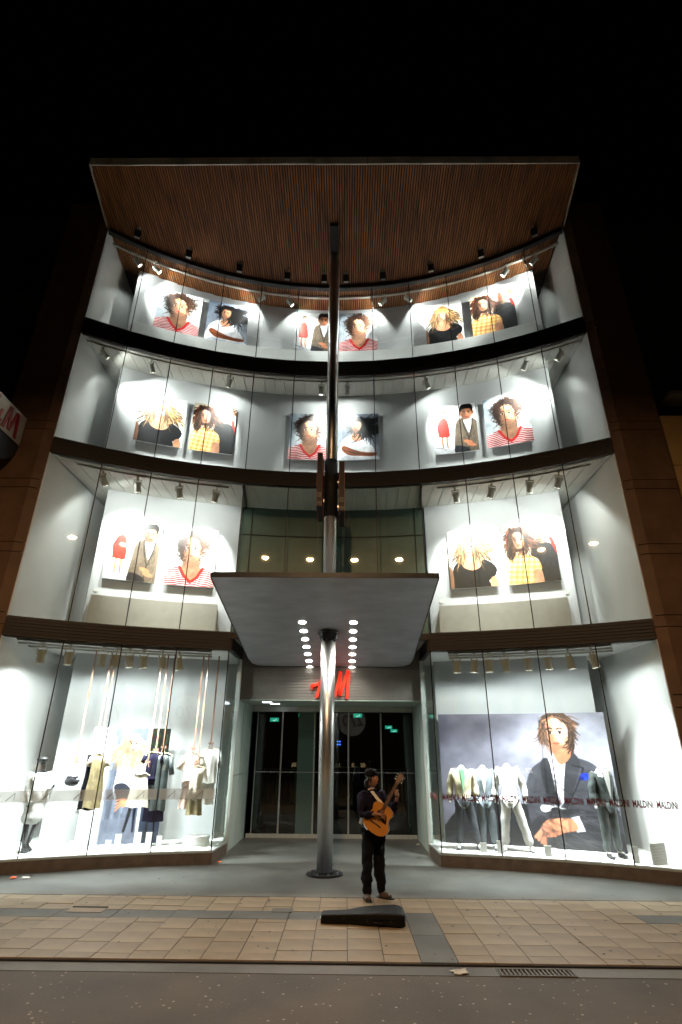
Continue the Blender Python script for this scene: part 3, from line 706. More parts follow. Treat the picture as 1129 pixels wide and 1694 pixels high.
# ceiling planks (front to back), each its own piece
def glass_y(x, dr): return CY + sqrt((RR+dr)**2 - x*x)
plank_w = 0.28
def planks(zc, xs0, xs1, ybk, mat=MT['ceil']):
    x = xs0
    while x < xs1-.05:
        x1 = min(x+plank_w, xs1); g = .008
        b = MB(); b.prism([(x+g, glass_y(x, .08)), (x1-g, glass_y(x1, .08)), (x1-g, ybk), (x+g, ybk)], zc, zc+.022)
        wpart(b, 'ceiling_plank', mat, shop); x = x1
planks(Z3B-.012, -6.16, 6.16, 13.7)
planks(Z2B-.012, -6.16, 6.16, 13.7)
for s in (-1, 1):
    b = MB(); n = 10
    for i in range(n):
        a0 = s*(10.4+20.2*i/n); a1 = s*(10.4+20.2*(i+1)/n)
        p0 = A(a0, .08); p1 = A(a1, .08)
        b.prism([p0, p1, (p1[0], 13.9), (p0[0], 13.9)], Z1B-.012, Z1B+.018)
    wpart(b, 'display_ceiling', MT['white'], shop)
# side and rear walls inside
for s in (-1, 1):
    for (z0, z1, nm) in ((-.03, Z1B, 0), (Z1T, Z2B, 1), (Z2T, Z3B, 2), (Z3T, 15.3, 3)):
        b = MB(); b.box(min(s*6.262, s*6.33), max(s*6.262, s*6.33), 10.33, 13.9, z0, z1); wpart(b, 'side_wall', MT['sidewall'] if nm else MT['white'], shop)
for (z0, z1) in ((Z1T, Z2B), (Z2T, Z3B), (Z3T, 15.2)):
    b = MB(); b.box(-6.26, 6.26, 13.9, 14.0, z0, z1); wpart(b, 'rear_wall', MT['sidewall'], shop)
for s in (-1, 1):
    b = MB(); b.box(min(s*2.2, s*6.26), max(s*2.2, s*6.26), 13.9, 14.0, 0, Z1B); wpart(b, 'rear_wall', MT['white'], shop)
# curved display walls carrying the posters
def cwall(a0, a1, dr, z0, z1, mat=MT['wall'], n=14, th=.10):
    b = MB(); b.arcbox(a0, a1, dr, dr+th, z0, z1, n); return wpart(b, 'display_wall', mat, shop)
cwall(-25.9, 25.9, .88, Z2T, Z3B-.012, n=22)
b = MB(); n = 22
for i in range(n):
    a0 = -26.2+52.4*i/n; a1 = a0+52.4/n
    p = [A(a0, .80), A(a1, .80), A(a1, .90), A(a0, .90)]
    zt = soff((p[0][1]+p[1][1])/2)-.01
    b.prism(p, Z3T, zt)
wpart(b, 'display_wall', MT['wall'], shop)
b = MB(); b.arcbox(-25.6, 25.6, .62, .80, Z3T, 12.86, 20); wpart(b, 'low_ledge', MT['sidewall'], shop)
cwall(-24.7, -10.35, 1.38, Z1T, Z2B-.012, n=6); cwall(10.35, 24.7, 1.38, Z1T, Z2B-.012, n=6)
for a0, a1 in ((-24.3, -12.0), (11.3, 23.9)):
    b = MB(); b.arcbox(a0, a1, 1.0, 1.36, Z1T, 5.19, 6); wpart(b, 'beige_radiator_cover', MT['beige'], shop)
cwall(-24.6, -10.35, 1.45, .2, Z1B-.012, MT['backwall'], n=6); cwall(10.35, 24.6, 1.45, .2, Z1B-.012, MT['backwall'], n=6)
# middle of the first floor: grey green room behind the canopy
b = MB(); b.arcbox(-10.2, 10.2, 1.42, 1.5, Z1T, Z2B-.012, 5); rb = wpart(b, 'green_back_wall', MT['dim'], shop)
b = MB(); b.arcbox(-10.2, 10.2, 1.40, 1.42, 7.20, 7.225, 5)
for a in (-9.2, 9.2): b.arcbox(a-.05, a+.05, 1.40, 1.42, Z1T, Z2B-.02, 1)
wpart(b, 'panel_joint', MT['joint'], rb)

for s in (-1, 1):
    q0 = A(s*10.25, .06); q1 = A(s*9.9, 1.38)
    b = MB(); b.quadbox([(q0[0], q0[1], Z1T), (q1[0], q1[1], Z1T), (q1[0], q1[1], Z2B-.02), (q0[0], q0[1], Z2B-.02)], (s*.014, 0, 0)); wpart(b, 'glass_partition', MT['glass'], shop)
    b = MB(); b.quadbox([(q0[0]-s*.01, q0[1], Z2B-.09), (q1[0]-s*.01, q1[1], Z2B-.09), (q1[0]-s*.01, q1[1], Z2B-.012), (q0[0]-s*.01, q0[1], Z2B-.012)], (s*.05, 0, 0)); wpart(b, 'black_head_rail', MT['frame'], shop)
# glazing
panes = {}
def glaze(k, z0, z1, z1b=None):
    a0 = k*PA; a1 = (k+1)*PA
    if k == -6: a0 = -30.68
    if k == 5: a1 = 30.68
    p0 = A(a0+.04, 0); p1 = A(a1-.04, 0); q0 = A(a0+.04, .012); q1 = A(a1-.04, .012)
    zt0, zt1 = (z1, z1) if z1 else (soff(p0[1])-.10, soff(p1[1])-.10)
    b = MB()
    b.add([(p0[0], p0[1], z0), (p1[0], p1[1], z0), (q1[0], q1[1], z0), (q0[0], q0[1], z0), (p0[0], p0[1], zt0), (p1[0], p1[1], zt1), (q1[0], q1[1], zt1), (q0[0], q0[1], zt0)],
          [(0,3,2,1),(4,5,6,7),(0,1,5,4),(1,2,6,5),(2,3,7,6),(3,0,4,7)])
    return wpart(b, 'glass_pane', MT['glass'], shop)
def gjoint(a, z0, z1):
    b = MB(); b.arcbox(a-.05, a+.05, -.006, .03, z0, z1, 1); wpart(b, 'glazing_joint', MT['joint'], shop)
for k in range(-6, 6):
    panes[(2, k)] = glaze(k, Z1T+.012, Z2B); panes[(3, k)] = glaze(k, Z2T+.012, Z3B); panes[(4, k)] = glaze(k, Z3T+.012, None)
    if k <= -3 or k >= 2: panes[(1, k)] = glaze(k, .225, Z1B)
for k in range(-5, 6):
    gjoint(k*PA, Z1T, Z2B); gjoint(k*PA, Z2T, Z3B); gjoint(k*PA, Z3T, soff(A(k*PA, 0)[1])-.08)
    if abs(k) >= 2: gjoint(k*PA, .22, Z1B)
b = MB()
n = 24
for i in range(n):
    a0 = -30.6+61.2*i/n; a1 = a0+61.2/n
    p = [A(a0, -.05), A(a1, -.05), A(a1, .07), A(a0, .07)]
    zz = [soff(q[1]) for q in p]
    b.add([(p[j][0], p[j][1], zz[j]-.12) for j in range(4)]+[(p[j][0], p[j][1], zz[j]+.02) for j in range(4)], [(0,3,2,1),(4,5,6,7),(0,1,5,4),(1,2,6,5),(2,3,7,6),(3,0,4,7)])
wpart(b, 'black_head_frame', MT['frame'], shop)
# ground floor display: plinth, floor, side glass, jambs
CX = A(10.26, 0)
for s in (-1, 1):
    a0, a1 = (10.26, 30.68)
    b = MB()
    for i in range(4):
        c0 = s*(a0+(a1-a0)*i/4); c1 = s*(a0+(a1-a0)*(i+1)/4)
        b.prism([A(c0, -.03), A(c1, -.03), A(c1, .10), A(c0, .10)], -.03, .185)
    b.prism([(s*2.155, CX[1]-.02), (s*2.25, CX[1]-.02), (s*2.25, 13.0), (s*2.105, 13.0)], -.03, .185)
    pl = wpart(b, 'window_plinth', MT['plinth'], shop)
    b = MB()
    for i in range(4):
        c0 = s*(a0+(a1-a0)*i/4); c1 = s*(a0+(a1-a0)*(i+1)/4)
        b.prism([A(c0, -.035), A(c1, -.035), A(c1, .03), A(c0, .03)], .188, .222)
    b.prism([(s*2.15, CX[1]-.02), (s*2.26, CX[1]-.02), (s*2.22, 13.0), (s*2.10, 13.0)], .188, .222)
    wpart(b, 'metal_sill', MT['alu'], pl)
    b = MB(); nn = 10
    for i in range(nn):
        c0 = s*(a0+(a1-a0)*i/nn); c1 = s*(a0+(a1-a0)*(i+1)/nn); p0 = A(c0, .035); p1 = A(c1, .035)
        b.prism([p0, p1, (p1[0], 13.9), (p0[0], 13.9)], .05, .225)
    wpart(b, 'display_floor', MT['white'], shop)
    # side glass into the lobby and its post
    b = MB(); b.quadbox([(s*2.19, CX[1]+.02, .225), (s*2.13, 12.96, .225), (s*2.13, 12.96, Z1B), (s*2.19, CX[1]+.02, Z1B)], (s*.012, 0, 0)); wpart(b, 'glass_pane', MT['glass'], shop)
    b = MB(); b.box(min(s*2.09, s*2.15), max(s*2.09, s*2.15), 12.97, 13.03, 0, 3.9); wpart(b, 'aluminium_post', MT['alu'], shop)
    b = MB(); b.box(min(s*2.13, s*2.20), max(s*2.13, s*2.20), 13.03, 15.2, 0, Z1B-.02); lw = wpart(b, 'lobby_side_wall', MT['lobby'], shop)
    b = MB(); b.box(min(s*2.121, s*2.13), max(s*2.121, s*2.13), 13.9, 13.915, .02, 3.0); b.box(min(s*2.121, s*2.13), max(s*2.121, s*2.13), 13.03, 15.2, 1.44, 1.455); wpart(b, 'wall_joint', MT['alu'], lw)
# lobby: fascia with ribbed boards, ceiling, doors
b = MB(); b.box(-2.13, 2.13, 13.27, 13.40, 3.05, 4.2); fa = wpart(b, 'entrance_fascia', MT['clad'], shop)
b = MB()
for i in range(17): b.box(-2.12, 2.12, 13.245, 13.27, 3.06+.066*i+.007, 3.06+.066*(i+1)-.009)
o = wpart(b, 'ribbed_board', MT['clad'], fa, kind='stuff')
b = MB(); b.box(-2.13, 2.13, 13.40, 15.2, 3.03, 3.09); b.box(-2.13, 2.13, 13.24, 13.40, 3.03, 3.05); wpart(b, 'lobby_ceiling', MT['lobby'], shop)
MT['panel_light'] = emat('white_panel_light', (.85, .92, 1.0), 6.0)
for (lx, ly) in ((-1.55, 13.75), (-1.42, 14.25)):
    b = MB(); b.box(lx-.11, lx+.11, ly-.06, ly+.06, 3.018, 3.03); wpart(b, 'recessed_panel_light', MT['panel_light'], shop)
b = MB(); b.box(-2.12, 2.12, 15.16, 15.26, 2.90, 3.03); wpart(b, 'door_header', MT['alu'], shop)
xm = [-1.98, -1.31, -.46, .43, 1.28, 2.14]
for s in (-1, 1):
    b = MB(); b.box(min(s*2.12, s*2.145), max(s*2.12, s*2.145), 15.17, 15.25, 0, 2.9); wpart(b, 'door_frame', MT['frame'], shop)
for i, (xa, xb) in enumerate(zip([-2.09]+xm[:-1], xm)):
    if i == 0: continue
    d = MB(); d.box(xa+.018, xb-.018, 15.205, 15.217, .09, 2.88); dr_ = wpart(d, 'glass_door_leaf', MT['dglass'], shop)
    f = MB(); f.box(xa+.002, xa+.018, 15.19, 15.23, .09, 2.88); f.box(xb-.018, xb-.002, 15.19, 15.23, .09, 2.88); wpart(f, 'leaf_stile', MT['alu'], dr_)
    f = MB(); f.box(xa+.002, xb-.002, 15.185, 15.235, 0.002, .088); wpart(f, 'bottom_rail', MT['alu'], dr_)
    f = MB(); f.box(xa+.018, xb-.018, 15.195, 15.204, 1.445, 1.46); wpart(f, 'mid_bar', MT['alu'], dr_)
f = MB(); f.box(-2.09, -1.98, 15.19, 15.23, .002, .088); wpart(f, 'threshold', MT['alu'], shop)
# dark shop interior behind the doors
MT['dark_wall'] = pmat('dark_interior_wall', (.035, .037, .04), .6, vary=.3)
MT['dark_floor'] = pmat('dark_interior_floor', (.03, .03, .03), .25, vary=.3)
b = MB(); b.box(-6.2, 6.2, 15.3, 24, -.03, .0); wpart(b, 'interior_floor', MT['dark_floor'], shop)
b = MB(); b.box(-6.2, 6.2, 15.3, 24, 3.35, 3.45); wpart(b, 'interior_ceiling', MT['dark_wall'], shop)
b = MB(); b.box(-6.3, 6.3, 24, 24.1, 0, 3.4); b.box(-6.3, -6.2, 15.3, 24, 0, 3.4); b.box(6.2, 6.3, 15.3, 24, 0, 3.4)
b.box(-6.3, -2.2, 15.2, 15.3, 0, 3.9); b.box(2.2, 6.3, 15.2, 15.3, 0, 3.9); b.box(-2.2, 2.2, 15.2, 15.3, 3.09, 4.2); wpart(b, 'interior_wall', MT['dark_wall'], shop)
b = MB(); b.box(-.93, -.48, 15.75, 16.2, 0, 3.35); wpart(b, 'grey_green_pillar', MT['lobby'], shop)
# roof: slatted soffit, deck, fascia panels
def xroof(y): return 6.27 - (10.3-y)*0.085 if y < 10.3 else 6.27
YF = 8.76
b = MB(); pitch = .066; x = -6.22
while x < 6.22:
    yf = YF+.03; w = .0175
    lim = glass_y(min(abs(x), 6.2), 1.0)
    yb = min(lim, 14)
    if abs(x) > xroof(YF)-.03: yf = max(YF+.03, 10.3-(6.27-abs(x))/.085)
    y0, y1 = yf, yb
    b.add([(x-w, y0, soff(y0)), (x+w, y0, soff(y0)), (x+w, y1, soff(y1)), (x-w, y1, soff(y1)), (x-w, y0, soff(y0)+.04), (x+w, y0, soff(y0)+.04), (x+w, y1, soff(y1)+.04), (x-w, y1, soff(y1)+.04)],
          [(0,3,2,1),(4,5,6,7),(0,1,5,4),(1,2,6,5),(2,3,7,6),(3,0,4,7)])
    x += pitch
wpart(b, 'timber_soffit_slats', MT['wood1'], shop, kind='stuff')
b = MB()
q = [(-xroof(YF), YF+.03, soff(YF)+.05), (xroof(YF), YF+.03, soff(YF)+.05), (6.27, 10.3, soff(10.3)+.05), (6.27, 14, soff(14)+.05), (-6.27, 14, soff(14)+.05), (-6.27, 10.3, soff(10.3)+.05)]
b.add(q+[(p[0], p[1], p[2]+.12) for p in q], [(5,4,3,2,1,0), (6,7,8,9,10,11)]+[(i, (i+1) % 6, 6+(i+1) % 6, 6+i) for i in range(6)])
wpart(b, 'roof_deck', MT['matt_black'], shop)
zf = soff(YF)
xs = [-xroof(YF)] + [x for x in (-4.54, -3.19, -1.84, -.49, .86, 2.20, 3.57, 4.9)] + [xroof(YF)]
for xa, xb in zip(xs[:-1], xs[1:]):
    b = MB(); o1 = random.uniform(0, .012)
    b.quadbox([(xa+.006, YF-o1, zf-.02), (xb-.006, YF-o1, zf-.02), (xb-.006, YF-.07-o1, zf+.14), (xa+.006, YF-.07-o1, zf+.14)], (0, .03, .01)); wpart(b, 'roof_edge_panel', MT['fascia'], shop)
for s in (-1, 1):
    b = MB(); xf = s*xroof(YF)
    b.add([(xf, YF-.02, zf-.02), (s*6.275, 10.3, soff(10.3)-.02), (s*6.275, 10.3, soff(10.3)+.20), (xf, YF-.02, zf+.27), (xf+s*.03, YF-.02, zf-.02), (s*6.305, 10.3, soff(10.3)-.02), (s*6.305, 10.3, soff(10.3)+.20), (xf+s*.03, YF-.02, zf+.27)],
          [(0,3,2,1),(4,5,6,7),(0,1,5,4),(1,2,6,5),(2,3,7,6),(3,0,4,7)])
    wpart(b, 'roof_side_trim', MT['fascia'], shop)
b = MB(); b.box(-7.3, 7.3, 14.02, 26, -.03, 15.6); b.box(-7.3, 7.3, 12.2, 14.02, 15.1, 15.3)
# solid mass behind everything upstairs (kept above the ground floor shop room)
b = MB(); b.box(-7.3, 7.3, 14.02, 26, 4.4, 15.2); wpart(b, 'rear_building_mass', MT['matt_black'], shop)
# sockets
for (a, z, dr) in ((-24.0, 5.35, 1.36), (-11.2, 5.35, 1.36), (11.6, 5.35, 1.36), (23.9, 5.35, 1.36), (-17.0, .75, 1.43), (-22, .8, 1.43)):
    b = MB(); b.arcbox(a-.18, a+.18, dr, dr+.02, z, z+.08); wpart(b, 'wall_socket', MT['ceil'], shop)

# canopy
can = thing('entrance_canopy', 'grey sheet metal entrance canopy with two rows of round downlights', 'canopy', (0, 11, 4.2))
def czl(y): return 4.2 + .18*(11.06-y)
out = [(-1.905, 8.65), (1.905, 8.65), (1.905, 12.75), (1.86, 13.05), (1.74, 13.2), (1.5, 13.24), (-1.5, 13.24), (-1.74, 13.2), (-1.86, 13.05), (-1.905, 12.75)]
b = MB(); nn = len(out)
b.add([(p[0], p[1], czl(p[1])) for p in out]+[(p[0], p[1], czl(p[1])+.07) for p in out], [tuple(range(nn))[::-1], tuple(range(nn, 2*nn))]+[(i, (i+1) % nn, nn+(i+1) % nn, nn+i) for i in range(nn)])
wpart(b, 'deck', MT['canopy'], can)
b = MB()
for pa, pb in zip(out, out[1:]+out[:1]):
    d = Vector((pb[0]-pa[0], pb[1]-pa[1], 0)).normalized(); nr_ = Vector((d.y, -d.x, 0))*.018
    qs = [(pa[0], pa[1], czl(pa[1])-.012), (pb[0], pb[1], czl(pb[1])-.012), (pb[0], pb[1], czl(pb[1])+.075), (pa[0], pa[1], czl(pa[1])+.075)]
    b.quadbox(qs, nr_)
wpart(b, 'edge_trim', MT['darksteel'], can)
for y in (9.9, 11.6):
    pass
dm = MB(); dm.tube((0, 0, -.006), (0, 0, .02), .092, n=20); ringm = dm.mesh('downlight', MT['alu'])
lm = MB(); lm.tube((0, 0, -.012), (0, 0, -.0065), .074, n=20); MT['downlens'] = emat('downlight_lens', (1.0, .99, .93), 22.0); lensm = lm.mesh('lens', MT['downlens'])
ll = bpy.data.lights.new('downlight_beam', 'SPOT'); ll.energy = P_DOWN; ll.spot_size = rad(140); ll.spot_blend = .6; ll.shadow_soft_size = .06; ll.color = (1.0, .97, .88)
for sx in (-1, 1):
    for i in range(7):
        y = 10.55+.455*i
        o = link('downlight', ringm, can, loc=Vector((sx*.505, y, czl(y)))-Vector(can.location)); o.rotation_euler = (rad(-10.2), 0, 0)
        l_ = link('lens', lensm, o)
        s_ = link('downlight_beam', ll, o, loc=(0, 0, -.03))

# sign letters on the fascia: red brush italic H, ampersand, M
sg = thing('shop_logo_sign', 'red slanted brush letters of the shop logo over the doors behind the pole', 'sign', (0, 13.22, 3.4))
def letter(name, strokes, par=sg, mat=MT['red'], y0=-.05, y1=.01):
    b = MB()
    for pts in strokes: b.prism([(x, z) for x, z in pts], 0, 1)
    b.v = [(v[0], y1+(y0-y1)*v[2], v[1]) for v in b.v]
    return b.build(name, mat, par, bevel=.004)
letter('letter_h', [[(-.36, -.32), (-.29, -.30), (-.13, .30), (-.19, .33)], [(-.22, -.34), (-.145, -.32), (-.02, .32), (-.09, .33)], [(-.48, -.04), (-.46, -.10), (-.06, .07), (-.08, .13)], [(-.47, -.02), (-.40, .02), (-.43, -.12), (-.45, -.15)]])
letter('ampersand', [[(-.04, -.24), (.04, -.25), (.07, -.20), (-.03, -.18)], [(-.05, -.22), (.01, -.22), (.05, .04), (0, .05)], [(-.06, -.06), (.07, -.03), (.07, .01), (-.06, -.02)]])
letter('letter_m', [[(.08, -.26), (.13, -.30), (.27, .28), (.20, .30)], [(.20, .30), (.27, .27), (.26, -.27), (.19, -.24)], [(.19, -.24), (.26, -.27), (.44, .30), (.37, .33)], [(.37, .33), (.46, .30), (.46, .1), (.42, -.34), (.35, -.32), (.38, .1)]])

# steel pole
pole = thing('steel_column', 'tall round satin steel column with a disc foot in front of the doors', 'column', (0, 11.06, 0))
b = MB(); b.tube((0, 0, .03), (0, 0, czl(11.06)-.02), .142, n=40); b.build('lower_shaft', MT['steel'], pole, smooth=True)
b = MB(); b.tube((0, 0, czl(11.06)+.12), (0, 0, 14.9), .142, .135, n=40); b.build('upper_shaft', MT['steel'], pole, smooth=True)
b = MB(); b.tube((0, 0, 0), (0, 0, .03), .32, .315, n=48); b.tube((0, 0, .03), (0, 0, .05), .17, n=32); b.build('foot_plate', MT['darksteel'], pole)
bolt = MB(); bolt.tube((0, 0, .03), (0, 0, .055), .018, n=6); bm_ = bolt.mesh('bolt', MT['steel'])
for i in range(8): link('bolt', bm_, pole, loc=(.25*cos(i*pi/4+.3), .25*sin(i*pi/4+.3), 0))
b = MB(); b.tube((0, 0, 4.06), (0, 0, 4.17), .17, .20, n=36); b.tube((0, 0, 4.165), (0, 0, 4.175), .21, n=36)
for i in range(8):
    t = i*pi/4+.2; d = Vector((cos(t), sin(t), 0)); e = Vector((-sin(t), cos(t), 0))*.02
    b.quadbox([d*.14-e+Vector((0, 0, 4.0)), d*.15-e+Vector((0, 0, 4.0)), d*.22-e+Vector((0, 0, 4.16)), d*.14-e+Vector((0, 0, 4.16))], e*2)
b.build('canopy_collar', MT['darksteel'], pole)
b = MB(); zt = soff(11.06)
b.quadbox([(-.11, .1, zt-.16), (-.11, -.86, soff(10.2)-.12), (-.11, -.86, soff(10.2)+.02), (-.11, .1, zt+.02)], (.22, 0, 0)); b.build('roof_bracket', MT['matt_black'], pole)
# cable clamp strips where the blade signs are fixed
b = MB(); b.tube((0, 0, 6.75), (0, 0, 8.2), .152, n=32); b.build('sign_sleeve', MT['matt_black'], pole, smooth=True)

def bladesign(x, z0, z1, lab, d0, d1):
    t = thing('blade_sign', lab, 'sign', (x, 11.06, z0))
    b = MB(); b.box(-.055, .055, -.52, .35, .0, z1-z0); b.build('panel', MT['band'], t, bevel=.01)
    b = MB()
    for s in (-1, 1): b.box(s*.058-.004, s*.058+.004, -.525, .355, -.004, z1-z0+.004)
    b.build('red_rim', MT['red2'], t)
    b = MB(); b.box(-.05, .05, -.528, -.52, .04, .12); b.box(-.05, .05, -.528, -.52, .22, .34); b.build('steel_trim', MT['greyslab'], t)
    b = MB(); sx = 1 if x < 0 else -1
    b.box(min(0, sx*.12), max(0, sx*.12), -.03, .03, (z1-z0)*.25, (z1-z0)*.25+.05); b.box(min(0, sx*.12), max(0, sx*.12), -.03, .03, (z1-z0)*.75, (z1-z0)*.75+.05); b.build('fixing_arm', MT['steel'], t)
MT['red2'] = pmat('dark_red_rim', (.30, .03, .025), .4)
bladesign(-.235, 6.80, 8.14, 'narrow brown blade sign with red rim on the left of the steel column', 0, 0)
bladesign(.255, 6.68, 7.92, 'narrow brown blade sign with red rim on the right of the steel column', 0, 0)

# =================================================================== NEIGHBOURS
MT['nb_dark'] = pmat('dark_neighbour_wall', (.035, .03, .03), .9, vary=.3)
MT['nb_stone'] = pmat('ochre_stone_cladding', (.62, .44, .20), .8, vary=.15, scale=2, bump=.1)
nb = thing('neighbour_building', 'ochre stone building with dark upper storey, right of the shop', 'building', (11, 12, 0))
b = MB(); b.box(7.42, 16, 10.50, 18, 0, 9.08); nw = wpart(b, 'wall', MT['pierback'], nb)
for i in range(7):
    for j in range(5):
        b = MB(); b.box(7.45+1.6*j+.008, 7.45+1.6*(j+1)-.008, 10.44, 10.50, 9.08-1.30*(i+1)+.008, 9.08-1.30*i-.008); wpart(b, 'stone_panel', MT['nb_stone'], nw)
b = MB(); b.box(7.42, 16, 10.9, 18, 9.08, 16); wpart(b, 'upper_storey', MT['nb_dark'], nb)
b = MB(); b.box(7.9, 16, 10.38, 10.9, 9.66, 9.74); wpart(b, 'ledge', MT['fascia'], nb)
nb = thing('neighbour_building', 'unlit dark building left of the shop', 'building', (-11, 12, 0))
b = MB(); b.box(-18, -7.42, 11.5, 18, 0, 17); wpart(b, 'wall', MT['nb_dark'], nb)
for i in range(5):
    for j in range(3):
        b = MB(); b.box(-9.4-2.2*j, -8.2-2.2*j, 11.46, 11.5, 2.0+3*i, 3.7+3*i); w_ = wpart(b, 'window', MT['frame'], nb)

# projecting light box sign at the left
ps = thing('projecting_sign', 'unlit white box sign with dark red slanted letters fixed to the left pier', 'sign', (-6.9, 9.4, 8.1))
b = MB(); b.box(-.45, -.02, -.9, .82, -.02, .72); b.build('case', MT['darksteel'], ps, bevel=.03)
b = MB(); b.box(-.02, .0, -.88, .80, .0, .70); b.build('white_face', MT['signw'] if 'signw' in MT else MT.setdefault('signw', pmat('white_acrylic', (.34, .33, .30), .25)), ps)
b = MB()
pr = [(.86*cos(t*pi/10)-.03, -.02-.62*sin(t*pi/10)) for t in range(11)]
b.prism(pr[::-1], 0, 1); b.v = [(-.45+.42*v[2], v[0], v[1]) for v in b.v]; b.build('rounded_underside', MT['darksteel'], ps)
MT['signred'] = pmat('dark_red_letter', (.20, .006, .010), .3)
def sletter(name, strokes):
    b = MB()
    for pts in strokes: b.prism(pts, 0, 1)
    b.v = [(.002+.02*v[2], v[0], v[1]) for v in b.v]; b.build(name, MT['signred'], ps)
sletter('letter_h', [[(-.62, .08), (-.52, .08), (-.38, .62), (-.48, .62)], [(-.42, .08), (-.32, .08), (-.18, .62), (-.28, .62)], [(-.62, .30), (-.18, .34), (-.18, .42), (-.62, .38)]])
sletter('ampersand', [[(-.14, .10), (.0, .10), (.04, .18), (-.12, .18)], [(-.12, .12), (-.05, .12), (.02, .40), (-.05, .40)]])
sletter('letter_m', [[(.06, .06), (.15, .06), (.27, .62), (.18, .62)], [(.20, .62), (.28, .60), (.32, .10), (.25, .10)], [(.27, .10), (.35, .10), (.52, .62), (.43, .62)], [(.45, .62), (.54, .60), (.60, .04), (.51, .04)]])
b = MB(); b.box(-.3, -.2, .80, .86, .2, .5); b.box(-.30, -.20, .84, .88, .1, .6); b.build('wall_bracket', MT['darksteel'], ps)

# =================================================================== POSTERS
MT['pedge'] = pmat('poster_edge_board', (.6, .6, .6), .6)
PICS = {'A': pic_curly(), 'B': pic_dark(), 'C': pic_kids(), 'E': pic_blonde(), 'F': pic_couple()}
PM = {k: picmat('poster_print_'+n, PICS[k]) for k, n in (('A', 'curly_man'), ('B', 'dark_haired_woman'), ('C', 'girl_and_boy'), ('E', 'blonde_woman'), ('F', 'couple'))}
DESC = {'A': 'poster of curly man in red stripes', 'B': 'poster of black haired woman, arms folded', 'C': 'poster of girl in red and boy', 'E': 'poster of blonde woman in black', 'F': 'poster of couple, yellow checked shirt'}
POS = [('A', -23.4, -17.9, 4, 'top storey, at its far left'), ('B', -17.1, -11.8, 4, 'on the top storey'), ('C', -5.5, -.55, 4, 'top storey, half behind the column'), ('A', .52, 5.65, 4, 'top storey, right beside the column'), ('E', 12.1, 16.9, 4, 'on the top storey'), ('F', 18.0, 23.5, 4, 'on the top storey'),
       ('E', -23.2, -17.9, 3, 'second storey down, at its left end'), ('F', -17.1, -12.05, 3, 'second storey down, left half'), ('A', -5.5, -.55, 3, 'second storey down, left of the column'), ('B', .5, 5.5, 3, 'second storey down, right of the column'), ('C', 12.1, 17.2, 3, 'second storey down, right half'), ('A', 18.15, 23.2, 3, 'second storey down, right end'),
       ('C', -23.7, -18.65, 2, 'above the left shop window'), ('A', -17.8, -12.75, 2, 'above the left shop window'), ('E', 12.7, 17.7, 2, 'above the right shop window'), ('F', 18.5, 23.6, 2, 'above the right shop window')]
PZ = {4: (12.90, 14.41, .80), 3: (9.25, 10.74, .80), 2: (5.67, 7.20, 1.28)}
for (k, a0, a1, fl, where) in POS:
    z0, z1, dr = PZ[fl]
    if fl == 4: dr = .70
    me, base_ = curved_sheet(a0, a1, dr, z0, z1, .03, 6, [PM[k], MT['pedge']], 'poster')
    t = thing('poster', '%s, %s' % (DESC[k], where), 'poster', base_, group='photo posters hung in the upper storeys')
    link('printed_panel', me, t)
    b = MB()
    for a in (a0+.8, a1-.8): b.arcbox(a-.1, a+.1, dr+.03, dr+.10, z1-.3, z1-.26); b.arcbox(a-.1, a+.1, dr+.03, dr+.10, z0+.26, z0+.3)
    wpart(b, 'wall_standoff', MT['alu'], t)
big = picmat('poster_print_suited_man', pic_suit(), .4)
for (a0, a1, dr, u0, u1, lab) in ((10.5, 19.9, 1.22, 0, .655, 'lilac grey backdrop panel showing a trouser knee, behind the three pale dummies'), (19.75, 25.2, 1.13, .64, 1.0, 'large photo panel of a seated man in a grey suit with blue pocket square')):
    me, base_ = curved_sheet(a0, a1, dr, .23, 2.74, .04, 8, [big, MT['pedge']], 'photo_panel', u0=u0, u1=u1)
    o = link('photo_panel', me, None, loc=base_); tag(o, lab, 'photo panel')
me, base_ = curved_sheet(-21.8, -15.1, 1.05, .23, 2.38, .04, 6, [picmat('poster_print_street_scene', pic_street(), .4), MT['pedge']], 'photo_panel')
o = link('photo_panel', me, None, loc=base_); tag(o, 'tall photo panel of a blonde woman in white in the left shop window', 'photo panel')

